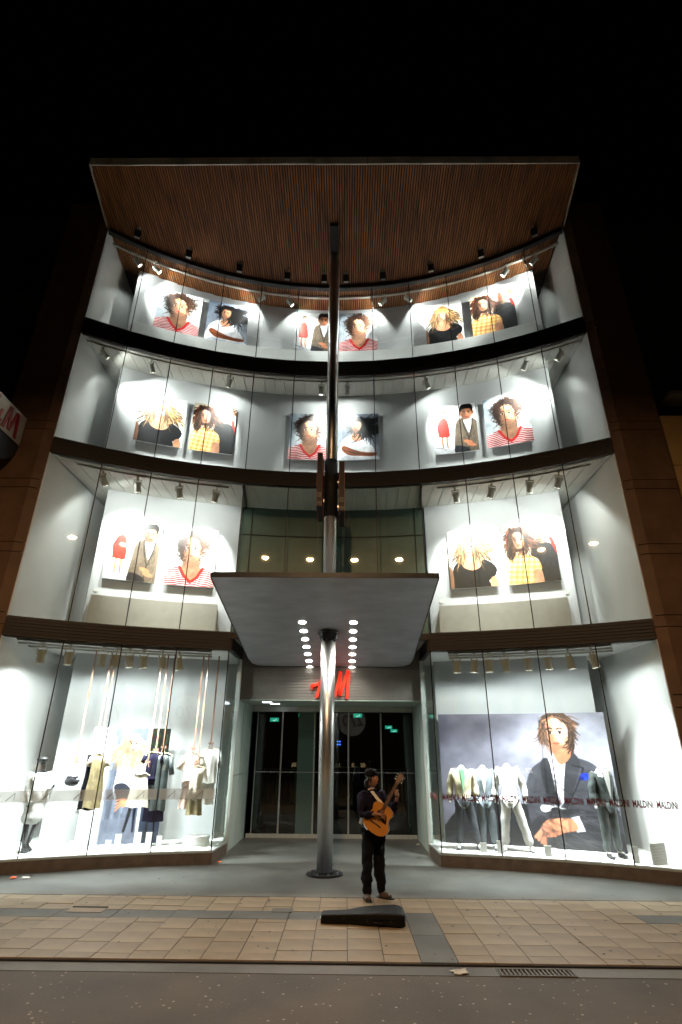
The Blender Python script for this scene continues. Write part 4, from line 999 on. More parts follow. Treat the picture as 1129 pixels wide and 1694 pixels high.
# =================================================================== TRACK LIGHTING
def spot_meshes():
    h = MB(); h.tube((0, 0, .02), (0, 0, -.17), .058, .062, n=16, cap=True)
    h.tube((0, 0, -.17), (0, 0, -.185), .066, .066, n=16, cap=False)
    hm = h.mesh('housing', MT['spotwhite'], False)
    l = MB(); l.tube((0, 0, -.172), (0, 0, -.176), .05, n=16); lm_ = l.mesh('lens', MT['lens'])
    br = MB(); br.box(-.012, .012, -.012, .012, -.07, .0); br.box(-.075, .075, -.010, .010, -.085, -.07)
    br.box(-.075, -.067, -.012, .012, -.19, -.07); br.box(.067, .075, -.012, .012, -.19, -.07)
    br.box(-.04, .04, -.018, .018, -.012, .012)
    brm = br.mesh('bracket', MT['spotwhite'])
    return hm, lm_, brm
HM, LM, BM = spot_meshes()
def spotlight(pos, target, lab, grp, watt, size=62, col=(1, .985, .96), blend=.28, sc=1.0, lit=True):
    t = thing('track_spotlight', lab, 'spotlight', pos, 0, grp)
    d = Vector(target) - (Vector(pos)+Vector((0, 0, -.14*sc)))
    t.rotation_euler = (0, 0, math.atan2(d.y, d.x)+pi/2)
    q = d.to_track_quat('-Z', 'Y')
    t.scale = (sc, sc, sc)
    link('bracket', BM, t)
    h = link('housing', HM, t, loc=(0, 0, -.14))
    h.rotation_euler = (Matrix.Rotation(-t.rotation_euler.z, 4, 'Z') @ q.to_matrix().to_4x4()).to_euler()
    if lit:
        link('lens', LM, h)
        L = bpy.data.lights.new('spot_beam', 'SPOT'); L.energy = watt; L.spot_size = rad(size); L.spot_blend = blend; L.shadow_soft_size = .04; L.color = col
        link('spot_beam', L, h, loc=(0, 0, -.19))
        L2 = bpy.data.lights.new('spot_spill', 'SPOT'); L2.energy = watt*SPILL; L2.spot_size = rad(172); L2.spot_blend = .25; L2.shadow_soft_size = .05; L2.color = col
        link('spot_spill', L2, h, loc=(0, 0, -.19))
    return t
def rail(a0, a1, dr, z, lab, w=.028, sl=False):
    b = MB(); n = max(2, int((a1-a0)/2.6)); base_ = A3((a0+a1)/2, dr, z)
    for i in range(n):
        b0 = a0+(a1-a0)*i/n; b1 = a0+(a1-a0)*(i+1)/n
        p = [A(b0, dr-w), A(b1, dr-w), A(b1, dr+w), A(b0, dr+w)]
        zz = [(soff(q[1])-.10 if sl else z) for q in p]
        b.add([(p[j][0], p[j][1], zz[j]) for j in range(4)]+[(p[j][0], p[j][1], zz[j]+.035) for j in range(4)], [(0,3,2,1),(4,5,6,7),(0,1,5,4),(1,2,6,5),(2,3,7,6),(3,0,4,7)])
    b.v = [tuple(Vector(v)-base_) for v in b.v]
    o = b.build('lighting_track', MT['rail']); o.location = base_; tag(o, lab, 'lighting track')
rail(-30.2, 30.2, .32, 0, 'curved pale lighting track under the timber soffit of the top storey', sl=True)
rail(-30.0, 30.2, .20, Z3B-.05, 'curved lighting track across the second storey down')
rail(-28.0, -12.0, .26, Z2B-.05, 'lighting track over the two posters above the left shop window')
rail(12.1, 28.3, .26, Z2B-.05, 'lighting track over the two posters above the right shop window')
for i, (s, w) in enumerate(((-1, 'left'), (1, 'right'))):
    for j, (dr, nm) in enumerate(((.10, 'front'), (.50, 'middle'), (.85, 'rear'))):
        a, b_ = (-29.5, -12.0) if s < 0 else (12.0, 27.0)
        rail(a, b_, dr, Z1B-.05, '%s ceiling track in the %s ground floor window' % (nm, w))
ORD = ['first', 'second', 'third', 'fourth', 'fifth', 'sixth', 'seventh', 'eighth', 'ninth', 'tenth']
S4 = [(-26.9, -21.8, 13.75, 1), (-24.5, -17.3, 13.65, 1), (-9.9, -13.2, 14.1, 1), (-6.6, -3.2, 13.75, 1), (6.9, 2.8, 13.85, 1), (9.7, 12.8, 14.05, 1), (23.3, 17.8, 13.7, 1), (27.0, 22.6, 14.2, 1)]
for i, (a, ta, tz, w) in enumerate(S4):
    p = A3(a, .32, 0); p.z = soff(p.y)-.09
    spotlight(p, A3(ta, .7, tz), '%s lit spotlight from the left on the top storey track' % ORD[i], 'lit spotlights of the top storey', P_FLOOR*w, 64, sc=1.15, blend=.6)
S3 = [(-28.2, -21.8, 10.3, .8), (-22.7, -20.6, 10.25, 1.3), (-13.2, -14.2, 10.3, 1.2), (-1.6, -1.9, 10.1, .8), (1.7, 1.6, 10.35, .8), (11.6, 13.7, 10.25, 1), (23.8, 20.4, 10.25, 1), (27.7, 22.6, 10.2, .7)]
for i, (a, ta, tz, w) in enumerate(S3):
    spotlight(A3(a, .20, Z3B-.045), A3(ta, .8, tz), '%s spotlight from the left on the second storey down' % ORD[i], 'spotlights of the second storey down', P_FLOOR*w, 70, sc=1.15, blend=.6)
S2 = [(-25.4, -21.5, 6.6, 1), (-21.8, -20.6, 6.5, 1), (-17.4, -15.8, 6.4, 1), (-13.3, -14.6, 6.4, 1)]
for i, (a, ta, tz, w) in enumerate(S2):
    spotlight(A3(a, .26, Z2B-.045), A3(ta, 1.3, tz), '%s spotlight from the left above the left shop window posters' % ORD[i], 'spotlights of the storey above the shop windows', P_FLOOR*w, 76, sc=1.25, blend=.6)
S2 = [(14.1, 14.7, 6.4, 1), (18.1, 15.4, 6.5, 1), (22.1, 20.9, 6.6, 1), (25.1, 22.2, 6.5, 1)]
for i, (a, ta, tz, w) in enumerate(S2):
    spotlight(A3(a, .26, Z2B-.045), A3(ta, 1.3, tz), '%s spotlight from the left above the right shop window posters' % ORD[i], 'spotlights of the storey above the shop windows', P_FLOOR*w, 76, sc=1.25, blend=.6)
S1 = [(-27.3, (-5.7, 11.2, 1.0)), (-25.0, (-5.2, 11.3, 1.2)), (-22.1, A3(-22, .45, 1.2)), (-20.9, A3(-20.5, .45, 1.1)), (-19.7, A3(-18.0, .8, 1.3)), (-18.4, A3(-17.4, .6, 1.1)), (-16.7, A3(-14.6, .5, 1.1)), (-15.1, A3(-12.4, .45, .9))]
for i, (a, tg) in enumerate(S1):
    spotlight(A3(a, .10, Z1B-.045), tg, '%s spotlight from the left in the left ground floor window' % ORD[i], 'spotlights of the left ground floor window', P_SHOP, 88, col=(.97, .985, 1), sc=1.25, blend=.85)
S1 = [(12.8, A3(12.2, .35, .9)), (14.5, A3(13.4, .3, 1.1)), (15.9, A3(15.9, .3, 1.1)), (17.4, A3(17.8, .4, 1.1)), (19.5, A3(19.6, .7, 1.5)), (21.3, A3(21.8, .7, 1.5)), (23.2, A3(25.0, .3, 1.1)), (25.2, A3(28.0, .3, 1.0))]
for i, (a, tg) in enumerate(S1):
    spotlight(A3(a, .10, Z1B-.045), tg, '%s spotlight from the left in the right ground floor window' % ORD[i], 'spotlights of the right ground floor window', P_SHOP, 88, col=(.97, .985, 1), sc=1.25, blend=.85)
# dark projectors outside under the soffit
for i, a in enumerate((-27.2, -20.45, -13.5, -6.8, -1.55, 1.55, 6.8, 13.5, 20.35, 27.4)):
    p = A3(a, -.42, 0); p.z = soff(p.y)
    t = thing('outdoor_projector', '%s black box projector from the left under the timber soffit' % ORD[i], 'projector', p, rad(-a), 'black projectors under the timber soffit')
    b = MB(); T = Matrix.Rotation(rad(25), 4, 'X')
    b.box(-.085, .085, -.07, .07, -.26, -.07, T=T); b.build('housing', MT['matt_black'], t, bevel=.008)
    b = MB(); b.box(-.02, .02, -.02, .02, -.12, .0); b.box(-.05, .05, -.05, .05, -.015, .0); b.build('stem', MT['steel'], t)
    b = MB(); b.box(-.07, .07, -.055, .055, -.268, -.26, T=T); b.build('visor', MT['steel'], t)

# =================================================================== FIGURES
def skinmesh(pts, edges, rad_, root, lev=2):
    names = list(pts); idx = {n: i for i, n in enumerate(names)}
    me = bpy.data.meshes.new('skel'); me.from_pydata([tuple(pts[n]) for n in names], [(idx[a], idx[b]) for a, b in edges], [])
    o = bpy.data.objects.new('skel', me); COL.objects.link(o)
    sk = o.modifiers.new('s', 'SKIN'); sk.use_smooth_shade = True
    if not me.skin_vertices: me.skin_vertices.new()
    for n in names:
        d = me.skin_vertices[0].data[idx[n]]
        r = rad_[n]; d.radius = r if isinstance(r, tuple) else (r, r); d.use_root = (n == root)
    ss = o.modifiers.new('u', 'SUBSURF'); ss.levels = lev
    dg = bpy.context.evaluated_depsgraph_get(); dg.update()
    out = bpy.data.meshes.new_from_object(o.evaluated_get(dg))
    bpy.data.objects.remove(o); bpy.data.meshes.remove(me)
    return out
def wrinkle(me, amp, sc=(9, 9, 5), seed=0):
    me.update(); vn = [v.normal.copy() for v in me.vertices]
    for v, nn in zip(me.vertices, vn):
        c = Vector((v.co.x*sc[0]+seed, v.co.y*sc[1]-seed, v.co.z*sc[2]))
        v.co += nn*amp*(noise.noise(c)+.5*noise.noise(c*2.3))
    me.update()
def smooth(me): me.polygons.foreach_set('use_smooth', [True]*len(me.polygons)); me.update()
def putmesh(me, name, mat, parent, T=None, amp=0, sc=(9, 9, 5), seed=0):
    if T is not None: me.transform(T)
    if amp: wrinkle(me, amp, sc, seed)
    smooth(me); me.name = name
    me.materials.clear(); me.materials.append(mat)
    return link(name, me, parent)

def dummy(name, label, cat, loc, rz, J, top, bottom, shoes, neckmat, top_r=1.0, leg_r=1.0, head=None, group=None, coat_len=None, shirt=None, topname='jacket', legname='trousers', handmat=None):
    """J: joint positions; one continuous body, clothing grown over it from the same joints"""
    t = thing(name, label, cat, loc, rz, group)
    R = dict(pel=(.135, .10), waist=(.125, .09), chest=(.17, .11), neckb=(.07, .06), neck=(.05, .05), shl=.055, shr=.055, ell=.038, elr=.038, wrl=.026, wrr=.026, hal=(.035, .02), har=(.035, .02),
             hipl=.085, hipr=.085, knl=.055, knr=.055, anl=.036, anr=.036, tol=.03, tor=.03)
    E_ = [('pel', 'waist'), ('waist', 'chest'), ('chest', 'neckb'), ('neckb', 'neck'), ('chest', 'shl'), ('shl', 'ell'), ('ell', 'wrl'), ('wrl', 'hal'), ('chest', 'shr'), ('shr', 'elr'), ('elr', 'wrr'), ('wrr', 'har'),
          ('pel', 'hipl'), ('hipl', 'knl'), ('knl', 'anl'), ('anl', 'tol'), ('pel', 'hipr'), ('hipr', 'knr'), ('knr', 'anr'), ('anr', 'tor')]
    if head: J['head'] = head[0]; R['head'] = head[1]; E_.append(('neck', 'head'))
    body = skinmesh({k: J[k] for k in R}, E_, R, 'pel')
    putmesh(body, 'body', neckmat, t)
    g = lambda r, k, a=0.0: tuple(x*k+a for x in r) if isinstance(r, tuple) else r*k+a
    # jacket: torso and sleeves
    if top:
        ks = ['pel', 'waist', 'chest', 'shl', 'ell', 'wrl', 'shr', 'elr', 'wrr']
        P = {k: J[k] for k in ks}; Rj = {k: g(R[k], 1.08, .026*top_r) for k in ks}
        Rj['chest'] = (.205*(.9+.1*top_r), .135); Rj['waist'] = (.175*(.9+.1*top_r), .12); Rj['pel'] = (.18, .125)
        P['top'] = Vector(J['chest']).lerp(Vector(J['neckb']), .62); Rj['top'] = (.085, .075)
        ed = [('pel', 'waist'), ('waist', 'chest'), ('chest', 'top'), ('chest', 'shl'), ('shl', 'ell'), ('ell', 'wrl'), ('chest', 'shr'), ('shr', 'elr'), ('elr', 'wrr')]
        if coat_len: P['hem'] = Vector(J['pel'])+Vector((0, 0, -coat_len)); Rj['hem'] = (.215, .15); Rj['pel'] = (.20, .14); ed.append(('hem', 'pel'))
        putmesh(skinmesh(P, ed, Rj, 'waist'), topname, top, t, amp=.018, sc=(6, 6, 9), seed=loc[0]*7)
        if shirt:
            b = MB(); c = Vector(J['chest']); b.prism([(-.055, c.z+.16), (.055, c.z+.16), (.06, c.z+.02), (.0, c.z-.30), (-.05, c.z+.02)], 0, 1)
            yy = c.y-.165; b.v = [(v[0]+c.x, yy+.02*v[2]-.02*(v[1]-c.z < -.1), v[1]) for v in b.v]; b.build('shirt_front', shirt, t, bevel=.01)
    if bottom:
        ks = ['pel', 'hipl', 'knl', 'anl', 'hipr', 'knr', 'anr']
        Rt = {k: g(R[k], 1.0, .022*leg_r) for k in ks}; Rt['anl'] = Rt['anr'] = .072*leg_r; Rt['knl'] = Rt['knr'] = .084*leg_r
        putmesh(skinmesh({k: J[k] for k in ks}, [('pel', 'hipl'), ('hipl', 'knl'), ('knl', 'anl'), ('pel', 'hipr'), ('hipr', 'knr'), ('knr', 'anr')], Rt, 'pel'), legname, bottom, t, amp=.014, sc=(6, 6, 8), seed=loc[0]*3)
    if shoes:
        for q in 'lr':
            a = Vector(J['an'+q]); c = Vector(J['to'+q]); P = {'a': Vector((a.x, a.y, .05)).lerp(Vector((c.x, c.y, .05)), -.15), 'b': (a+c)/2, 'c': Vector((c.x, c.y, .03))}
            P['b'].z = .045
            me = skinmesh(P, [('a', 'b'), ('b', 'c')], {'a': (.042, .05), 'b': (.045, .045), 'c': (.045, .026)}, 'b')
            putmesh(me, 'shoe', shoes, t)
    return t
def joints(h=1.62, stance=.12, lean=0, armout=.06, hands=(.0, .0), turn=0):
    k = h/1.5
    return dict(pel=Vector((0, 0, .90*k)), waist=Vector((0, 0, 1.06*k)), chest=Vector((lean, 0, 1.27*k)), neckb=Vector((lean, 0, 1.43*k)), neck=Vector((lean, .0, 1.5*k)),
      shl=Vector((.175+lean, 0, 1.365*k)), shr=Vector((-.175+lean, 0, 1.365*k)), ell=Vector((.215+armout*.6, .03, 1.10*k)), elr=Vector((-.215-armout*.6, .03, 1.10*k)),
      wrl=Vector((.225+armout*.7, -.03+hands[0], .87*k)), wrr=Vector((-.225-armout*.7, -.03+hands[1], .87*k)), hal=Vector((.225+armout*.7, -.05+hands[0], .79*k)), har=Vector((-.225-armout*.7, -.05+hands[1], .79*k)),
      hipl=Vector((.085, 0, .84*k)), hipr=Vector((-.085, 0, .84*k)), knl=Vector((.09+stance*.5, -.02, .47*k)), knr=Vector((-.09-stance*.2, -.01, .47*k)),
      anl=Vector((.09+stance, .02, .09)), anr=Vector((-.09-stance*.4, .02, .09)), tol=Vector((.10+stance*1.3, -.14, .04)), tor=Vector((-.10-stance*.5, -.14, .04)))
MT['dummywhite'] = pmat('white_dummy_plastic', (.78, .78, .76), .35)
MT['dummyblack'] = pmat('glossy_black_dummy', (.012, .012, .015), .2)
MT['beigecloth'] = pmat('beige_cotton', (.52, .47, .34), .85, vary=.1, sheen=.2)
MT['green'] = pmat('pale_green_knit', (.25, .55, .33), .9, vary=.15)
MT['darktrouser'] = pmat('charcoal_denim', (.045, .05, .06), .85, vary=.3)
MT['greysuit'] = pmat('grey_blue_suiting', (.20, .235, .27), .7, vary=.15)
MT['whitecloth'] = pmat('white_linen', (.78, .78, .77), .85, vary=.05)
MT['darkshiny'] = pmat('dark_green_grey_suiting', (.045, .055, .055), .45, vary=.4)
MT['shoe'] = pmat('dark_leather_shoe', (.03, .03, .035), .3)
MT['greyshoe'] = pmat('grey_leather_shoe', (.2, .2, .21), .4)
ZF = .225
dummy('shop_mannequin', 'headless white mannequin in beige coat over green shirt, nearest the shop doors', 'mannequin', (2.74, 12.24, ZF), rad(-8), joints(1.50, .13, hands=(0, .02)), MT['beigecloth'], MT['darktrouser'], MT['greyshoe'], MT['dummywhite'], 1.3, 1.05, coat_len=.22, shirt=MT['green'], topname='coat')
dummy('shop_mannequin', 'headless mannequin in grey blue waistcoat and trousers between beige coat and white suit', 'mannequin', (3.18, 12.26, ZF), rad(-12), joints(1.50, .03, armout=.02), MT['greysuit'], MT['greysuit'], MT['greyshoe'], MT['dummywhite'], .7, 1.0, shirt=MT['whitecloth'], topname='waistcoat')
dummy('shop_mannequin', 'headless mannequin dressed all in white linen, legs apart', 'mannequin', (3.64, 12.10, ZF), rad(-16), joints(1.54, .20, armout=.10), MT['whitecloth'], MT['whitecloth'], MT['dummywhite'], MT['dummywhite'], 1.4, 1.15)
dummy('shop_mannequin', 'headless mannequin in dark suit with white shirt, right of the seated man photo', 'mannequin', (5.26, 11.50, ZF), rad(18), joints(1.50, .05, armout=.05), MT['darkshiny'], MT['darkshiny'], MT['shoe'], MT['dummywhite'], 1.1, 1.0, shirt=MT['whitecloth'])
# woman dummy in white coat, turned to the right
J = joints(1.40, .0, armout=-.08)
J['wrl'] = Vector((.17, -.18, 1.06)); J['hal'] = Vector((.15, -.25, 1.10)); J['anl'] = Vector((.07, .08, .10)); J['tol'] = Vector((.07, -.06, .03)); J['anr'] = Vector((-.05, .0, .10)); J['tor'] = Vector((-.05, -.14, .03))
w = dummy('shop_mannequin', 'black mannequin woman with beret in a short white coat, left window', 'mannequin', (-5.50, 11.42, ZF), rad(62), J, MT['whitecloth'], None, MT['dummyblack'], MT['dummyblack'], 1.5, head=(Vector((0, -.01, 1.50)), (.070, .088)), coat_len=.42, topname='coat')
b = MB(); b.ell((0, .03, 1.545), (.105, .12, .060), 18, 8, disp=.1); b.build('beret', MT['hair'], w, smooth=True)
b = MB(); b.tube((.07, .11, .0), (.07, .10, .1), .008, .02, n=8); b.tube((-.05, .03, .0), (-.05, .02, .1), .008, .02, n=8); b.build('heel', MT['dummyblack'], w)

# hanging garments
def garment(rings, n=36, fold=.11, seed=0):
    """rings: (z, half width, half depth, x shift)"""
    b = MB()
    for (z, w_, d_, xs_) in rings:
        vs = []
        for i in range(n):
            t = 2*pi*i/n; k = 1+fold*sin(t*7+seed+z*3)*(1 if z < rings[0][0]-.15 else .3)
            vs.append((xs_+w_*cos(t)*k, d_*sin(t)*(1+fold*2*sin(t*5+seed)), z+.01*sin(3*t+seed)))
        b.add(vs, [])
    m = len(rings)
    for j in range(m-1):
        for i in range(n): b.f.append((j*n+i, j*n+(i+1) % n, (j+1)*n+(i+1) % n, (j+1)*n+i)); b.m.append(0)
    b.f.append(tuple(range(n))); b.m.append(0)
    return b
MT['hangerwood'] = pmat('pale_wood_hanger', (.60, .48, .34), .5)
MT['ribbon'] = pmat('copper_satin_ribbon', (.36, .20, .14), .3, vary=.15)
MT['gold'] = pmat('gold_brown_satin', (.30, .24, .13), .35, vary=.35, scale=9)
MT['cream'] = pmat('cream_cloth', (.66, .60, .50), .8, vary=.1)
MT['pink'] = pmat('pale_pink_cloth', (.62, .46, .40), .8, vary=.1)
def hanger(par, z=0.0):
    b = MB(); b.path([Vector((-.19, 0, z-.06)), Vector((-.10, 0, z-.015)), Vector((0, 0, z)), Vector((.10, 0, z-.015)), Vector((.19, 0, z-.06))], .009, n=8)
    b.build('hanger', MT['hangerwood'], par)
    b = MB(); b.path([Vector((0, 0, z)), Vector((0, 0, z+.06)), Vector((.02, 0, z+.085)), Vector((0, 0, z+.11))], .003, n=6); b.build('hook', MT['alu'], par)
def ribbon(x, y, z0, lab, zt=Z1B-.05):
    t = thing('satin_ribbon', lab, 'ribbon', (x, y, z0), random.uniform(-.5, .5))
    b = MB(); b.quadbox([(-.016, 0, 0), (.016, 0, 0), (.016, 0, zt-z0), (-.016, 0, zt-z0)], (0, .003, 0)); b.build('band', MT['ribbon'], t)
    b = MB()
    for s in (-1, 1): b.quadbox([(0, -.01, .0), (s*.05, -.02, .04), (s*.055, -.02, -.01), (0, -.01, -.01)], (0, .006, 0)); b.quadbox([(0, -.01, 0), (s*.02, -.01, -.01), (s*.045, -.015, -.09), (s*.03, -.015, -.09)], (0, .004, 0))
    b.build('bow', MT['ribbon'], t)
def hang(x, y, z, lab, parts, rz=0, cat='dress', nm='hanging_dress', with_hanger=True):
    t = thing(nm, lab, cat, (x, y, z), rz)
    if with_hanger: hanger(t)
    for (pn, mat, mbp) in parts: mbp.build(pn, mat, t, smooth=True)
    return t
def sleeves(z, L=.22, w=.05, out=.08):
    b = MB()
    for s in (-1, 1): b.tube((s*.155, 0, z), (s*(.155+out), -.02, z-L), w, w*1.15, n=14)
    return b
D0 = lambda L, w0=.155, w1=.21, seed=0, d=.06: garment([(-.035, .05, .03, 0), (-.05, w0, .05, 0), (-.15, w0*.98, d, 0), (-.32, w0*.86, d, 0), (-.45, w0*.9, d, 0), (-.62, w1*.95, d*1.1, 0), (-L, w1, d*1.2, 0)], seed=seed)
ribbon(-5.0, 11.70, 1.72, 'copper ribbon holding the black handbag'); ribbon(-4.70, 11.80, 2.05, 'copper ribbon holding the black dress'); ribbon(-4.58, 11.74, 1.98, 'copper ribbon holding the gold satin dress')
hang(-4.70, 11.83, 1.90, 'black dress hanging half behind the gold satin dress', [('dress', MT['dark_cloth'], D0(1.02, .15, .17, 1))], -.2)
g_ = hang(-4.56, 11.74, 1.88, 'gold brown satin dress on a wooden hanger, left window', [('dress', MT['gold'], D0(.96, .15, .17, 2)), ('sleeves', MT['cream'], sleeves(-.07, .16, .04, .05))], -.1)
bag = thing('handbag', 'small black handbag hanging from a wooden hanger and ribbon', 'handbag', (-5.0, 11.68, 1.60))
hanger(bag, .0)
b = MB(); b.ell((0, 0, -.215), (.145, .05, .09), 20, 10, disp=.15, ds=20); b.box(-.10, .10, -.035, .035, -.17, -.125); b.build('bag_body', MT['shoe'], bag, smooth=True)
b = MB(); b.path([Vector((.085*cos(t*pi/8), 0, -.15+.13*sin(t*pi/8))) for t in range(9)], .006); b.build('strap', MT['shoe'], bag)
b = MB(); b.ell((0, -.04, -.20), (.018, .006, .012), 10, 6); b.build('clasp', MT['alu'], bag)
ribbon(-3.70, 12.10, 1.72, 'copper ribbon holding the grey pleated skirt'); ribbon(-3.44, 12.17, 2.0, 'copper ribbon holding the dark green jacket'); ribbon(-3.60, 12.20, 1.95, 'thin copper ribbon holding the black patterned top')
hang(-3.76, 12.00, 1.54, 'silvery pleated skirt on a hanger in front of the dark jacket', [('skirt', MT['cream'], garment([(-.03, .14, .05, 0), (-.12, .15, .06, 0), (-.35, .18, .07, 0), (-.62, .22, .08, 0)], fold=.12, seed=4))], -.15, 'skirt', 'hanging_skirt')
hang(-3.62, 12.16, 1.92, 'black patterned top hanging left of the dark green jacket', [('top', MT['navy'], D0(.50, .13, .14, 5)), ('sleeves', MT['navy'], sleeves(-.07, .14, .04, .04))], .1, 'blouse', 'hanging_blouse')
hang(-3.42, 12.19, 1.90, 'dark green grey jacket with long trousers on a hanger', [('jacket', MT['darkshiny'], D0(1.05, .15, .15, 6)), ('sleeves', MT['darkshiny'], sleeves(-.07, .34, .045, .06))], .1, 'jacket', 'hanging_jacket')
hang(-3.50, 12.24, 1.15, 'navy skirt hanging low under the dark green jacket', [('skirt', MT['navy'], garment([(-.03, .15, .05, 0), (-.2, .18, .06, 0), (-.5, .20, .07, 0)], fold=.1, seed=9))], .1, 'skirt', 'hanging_skirt')
ribbon(-2.83, 12.28, 1.98, 'copper ribbon over the pale pink blouse'); ribbon(-2.70, 12.22, 1.74, 'copper ribbon over the cream ruffled top'); ribbon(-2.50, 12.36, 2.08, 'copper ribbon over the white jacket near the glass corner')
hang(-2.85, 12.30, 1.90, 'pale pink short sleeved blouse above striped trousers', [('blouse', MT['pink'], D0(.52, .15, .15, 7)), ('sleeves', MT['cream'], sleeves(-.07, .24, .055, .09)), ('collar', MT['navy'], garment([(-.045, .05, .055, 0), (-.06, .05, .056, 0)])), ('trousers', MT['pink'], garment([(-.50, .13, .05, 0), (-1.02, .12, .05, -.05)], fold=.2, seed=3))], 0, 'blouse', 'hanging_blouse')
hang(-2.68, 12.16, 1.66, 'cream ruffled top with gold trousers on the lowest hanger', [('top', MT['cream'], D0(.46, .14, .15, 8)), ('trousers', MT['gold'], garment([(-.40, .13, .05, 0), (-.88, .15, .06, .02)], fold=.15, seed=6))], 0, 'blouse', 'hanging_blouse')
hang(-2.48, 12.38, 2.0, 'white jacket on a hanger beside the glass corner', [('jacket', MT['whitecloth'], D0(.66, .15, .15, 9)), ('sleeves', MT['whitecloth'], sleeves(-.07, .30, .05, .08)), ('trousers', MT['whitecloth'], garment([(-.60, .13, .05, 0), (-1.05, .13, .05, 0)], fold=.1, seed=2))], 0, 'jacket', 'hanging_jacket')

# display cards and boxes on the window floor
def card(x, y, w, h, lab, rz=0, d=.05):
    t = thing('price_card', lab, 'display card', (x, y, ZF), rz)
    b = MB(); b.add([(-w/2, 0, .002), (w/2, 0, .002), (w/2, 0, h), (-w/2, 0, h), (-w/2, .012, .002), (w/2, .012, .002), (w/2, .012, h), (-w/2, .012, h)], [(0,3,2,1),(4,5,6,7),(0,1,5,4),(1,2,6,5),(2,3,7,6),(3,0,4,7)])
    b.build('card', MT['white'], t); b = MB(); b.box(-w/2, w/2, -.03, d, 0, .008); b.build('base', MT['white'], t)
card(-4.75, 11.62, .12, .17, 'small white card on the floor right of the white coat mannequin'); card(-4.20, 11.95, .12, .14, 'low white card below the gold satin dress'); card(-4.02, 11.95, .12, .24, 'tall white card between gold dress and photo panel')
card(-3.62, 11.90, .12, .28, 'tall white card below the pleated skirt'); card(-3.42, 11.92, .12, .28, 'tall white card below the dark green jacket'); card(-3.22, 11.94, .11, .22, 'white card right of the dark green jacket')
bx = thing('white_block', 'plain white display block under the cream clothes', 'display block', (-2.65, 12.45, ZF)); b = MB(); b.box(-.2, .25, -.15, .2, 0, .16); b.build('block', MT['white'], bx, bevel=.01)
card(2.98, 11.86, .13, .17, 'white card between beige coat and grey waistcoat mannequins'); card(3.28, 11.78, .13, .22, 'white card before the white linen mannequin, left leg'); card(4.08, 11.52, .13, .18, 'white card below the hand of the seated man photo'); card(5.42, 10.98, .13, .26, 'white card at the feet of the dark suited mannequin', .3)
t = thing('price_board', 'white board with small grey print lines at the far right window end', 'display card', (5.78, 10.90, ZF), .45)
b = MB(); b.box(-.19, .19, 0, .012, 0, .32); b.build('board', MT['white'], t)
b = MB()
for i, (w0, w1) in enumerate(((-.15, -.05), (-.15, .12), (-.15, .14), (-.15, .10), (-.15, .02), (-.15, .08))): b.box(w0, w1, -.002, 0, .27-.042*i, .278-.042*i)
b.build('printed_lines', MT['ceil'], t)

# =================================================================== WRITING ON THE GLASS
MT['wordred'] = pmat('dark_red_vinyl', (.12, .005, .008), .5)
MT['vinyl'] = None
def vinyl():
    m, n, l, b = nmat('frosted_vinyl'); b.inputs['Base Color'].default_value = (.78, .82, .82, 1); b.inputs['Roughness'].default_value = .6
    tr = n.new('ShaderNodeBsdfTransparent'); mx = n.new('ShaderNodeMixShader'); mx.inputs[0].default_value = .36
    l.new(tr.outputs[0], mx.inputs[1]); l.new(b.outputs[0], mx.inputs[2]); l.new(mx.outputs[0], n['Material Output'].inputs['Surface']); return m
MT['vinyl'] = vinyl()
def textmesh(body, size, ext=.0008, off=.012, xs=.6):
    c = bpy.data.curves.new('txt', 'FONT'); c.body = body; c.size = size; c.extrude = ext; c.offset = off*size; c.resolution_u = 3
    o = bpy.data.objects.new('txt', c); COL.objects.link(o)
    dg = bpy.context.evaluated_depsgraph_get(); dg.update()
    me = bpy.data.meshes.new_from_object(o.evaluated_get(dg)); bpy.data.objects.remove(o)
    me.transform(Matrix.Diagonal((xs, 1, 1, 1))); me.materials.clear(); me.materials.append(MT['wordred']); me.name = 'window_word'
    return me
wm = textmesh('MALDiNi', .155, xs=.62, off=.032)
xs_ = [v.co.x for v in wm.vertices]; wwid = max(xs_)-min(xs_)
wm.transform(Matrix.Diagonal((.318/wwid, 1, 1, 1)))
off0 = Vector(shop.location)
for i in range(12):
    a = 10.62+1.745*i+.72
    if a > 30.4: break
    k = int(a//PA); am = (k+.5)*PA if k < 5 else (5*PA+30.68)/2
    ac = math.radians(am); p0 = Vector(A(k*PA if True else 0, 0)+(0,)); p1 = Vector(A(min((k+1)*PA, 30.68), 0)+(0,))
    f = (a-k*PA)/((min((k+1)*PA, 30.68))-k*PA); c = p0.lerp(p1, f); d = (p1-p0).normalized(); nrm = Vector((d.y, -d.x, 0))
    o = link('window_word', wm, panes[(1, k)]); o.matrix_local = Matrix.Translation(c+nrm*.004+Vector((0, 0, 1.105))-d*.159-off0) @ Matrix((( d.x, 0, nrm.x, 0), (d.y, 0, nrm.y, 0), (0, 1, 0, 0), (0, 0, 0, 1)))
for j, y in enumerate((12.5, 12.07)):
    o = link('window_word', wm, shop); o.matrix_local = Matrix.Translation(Vector((2.125+.02*(j), y+.16, 1.09))-off0) @ Matrix(((0, 0, -1, 0), (-1, 0, 0, 0), (0, 1, 0, 0), (0, 0, 0, 1)))
markm = MB(); markm.prism([(-.075, .02), (-.06, .01), (.055, .125), (.055, .14)], 0, .002); markm.prism([(.052, .02), (.062, .02), (.062, .14), (.052, .14)], 0, .002)
MT['mark'] = pmat('dark_grey_vinyl', (.10, .10, .10), .5); mkm = markm.mesh('logo_mark', MT['mark'])
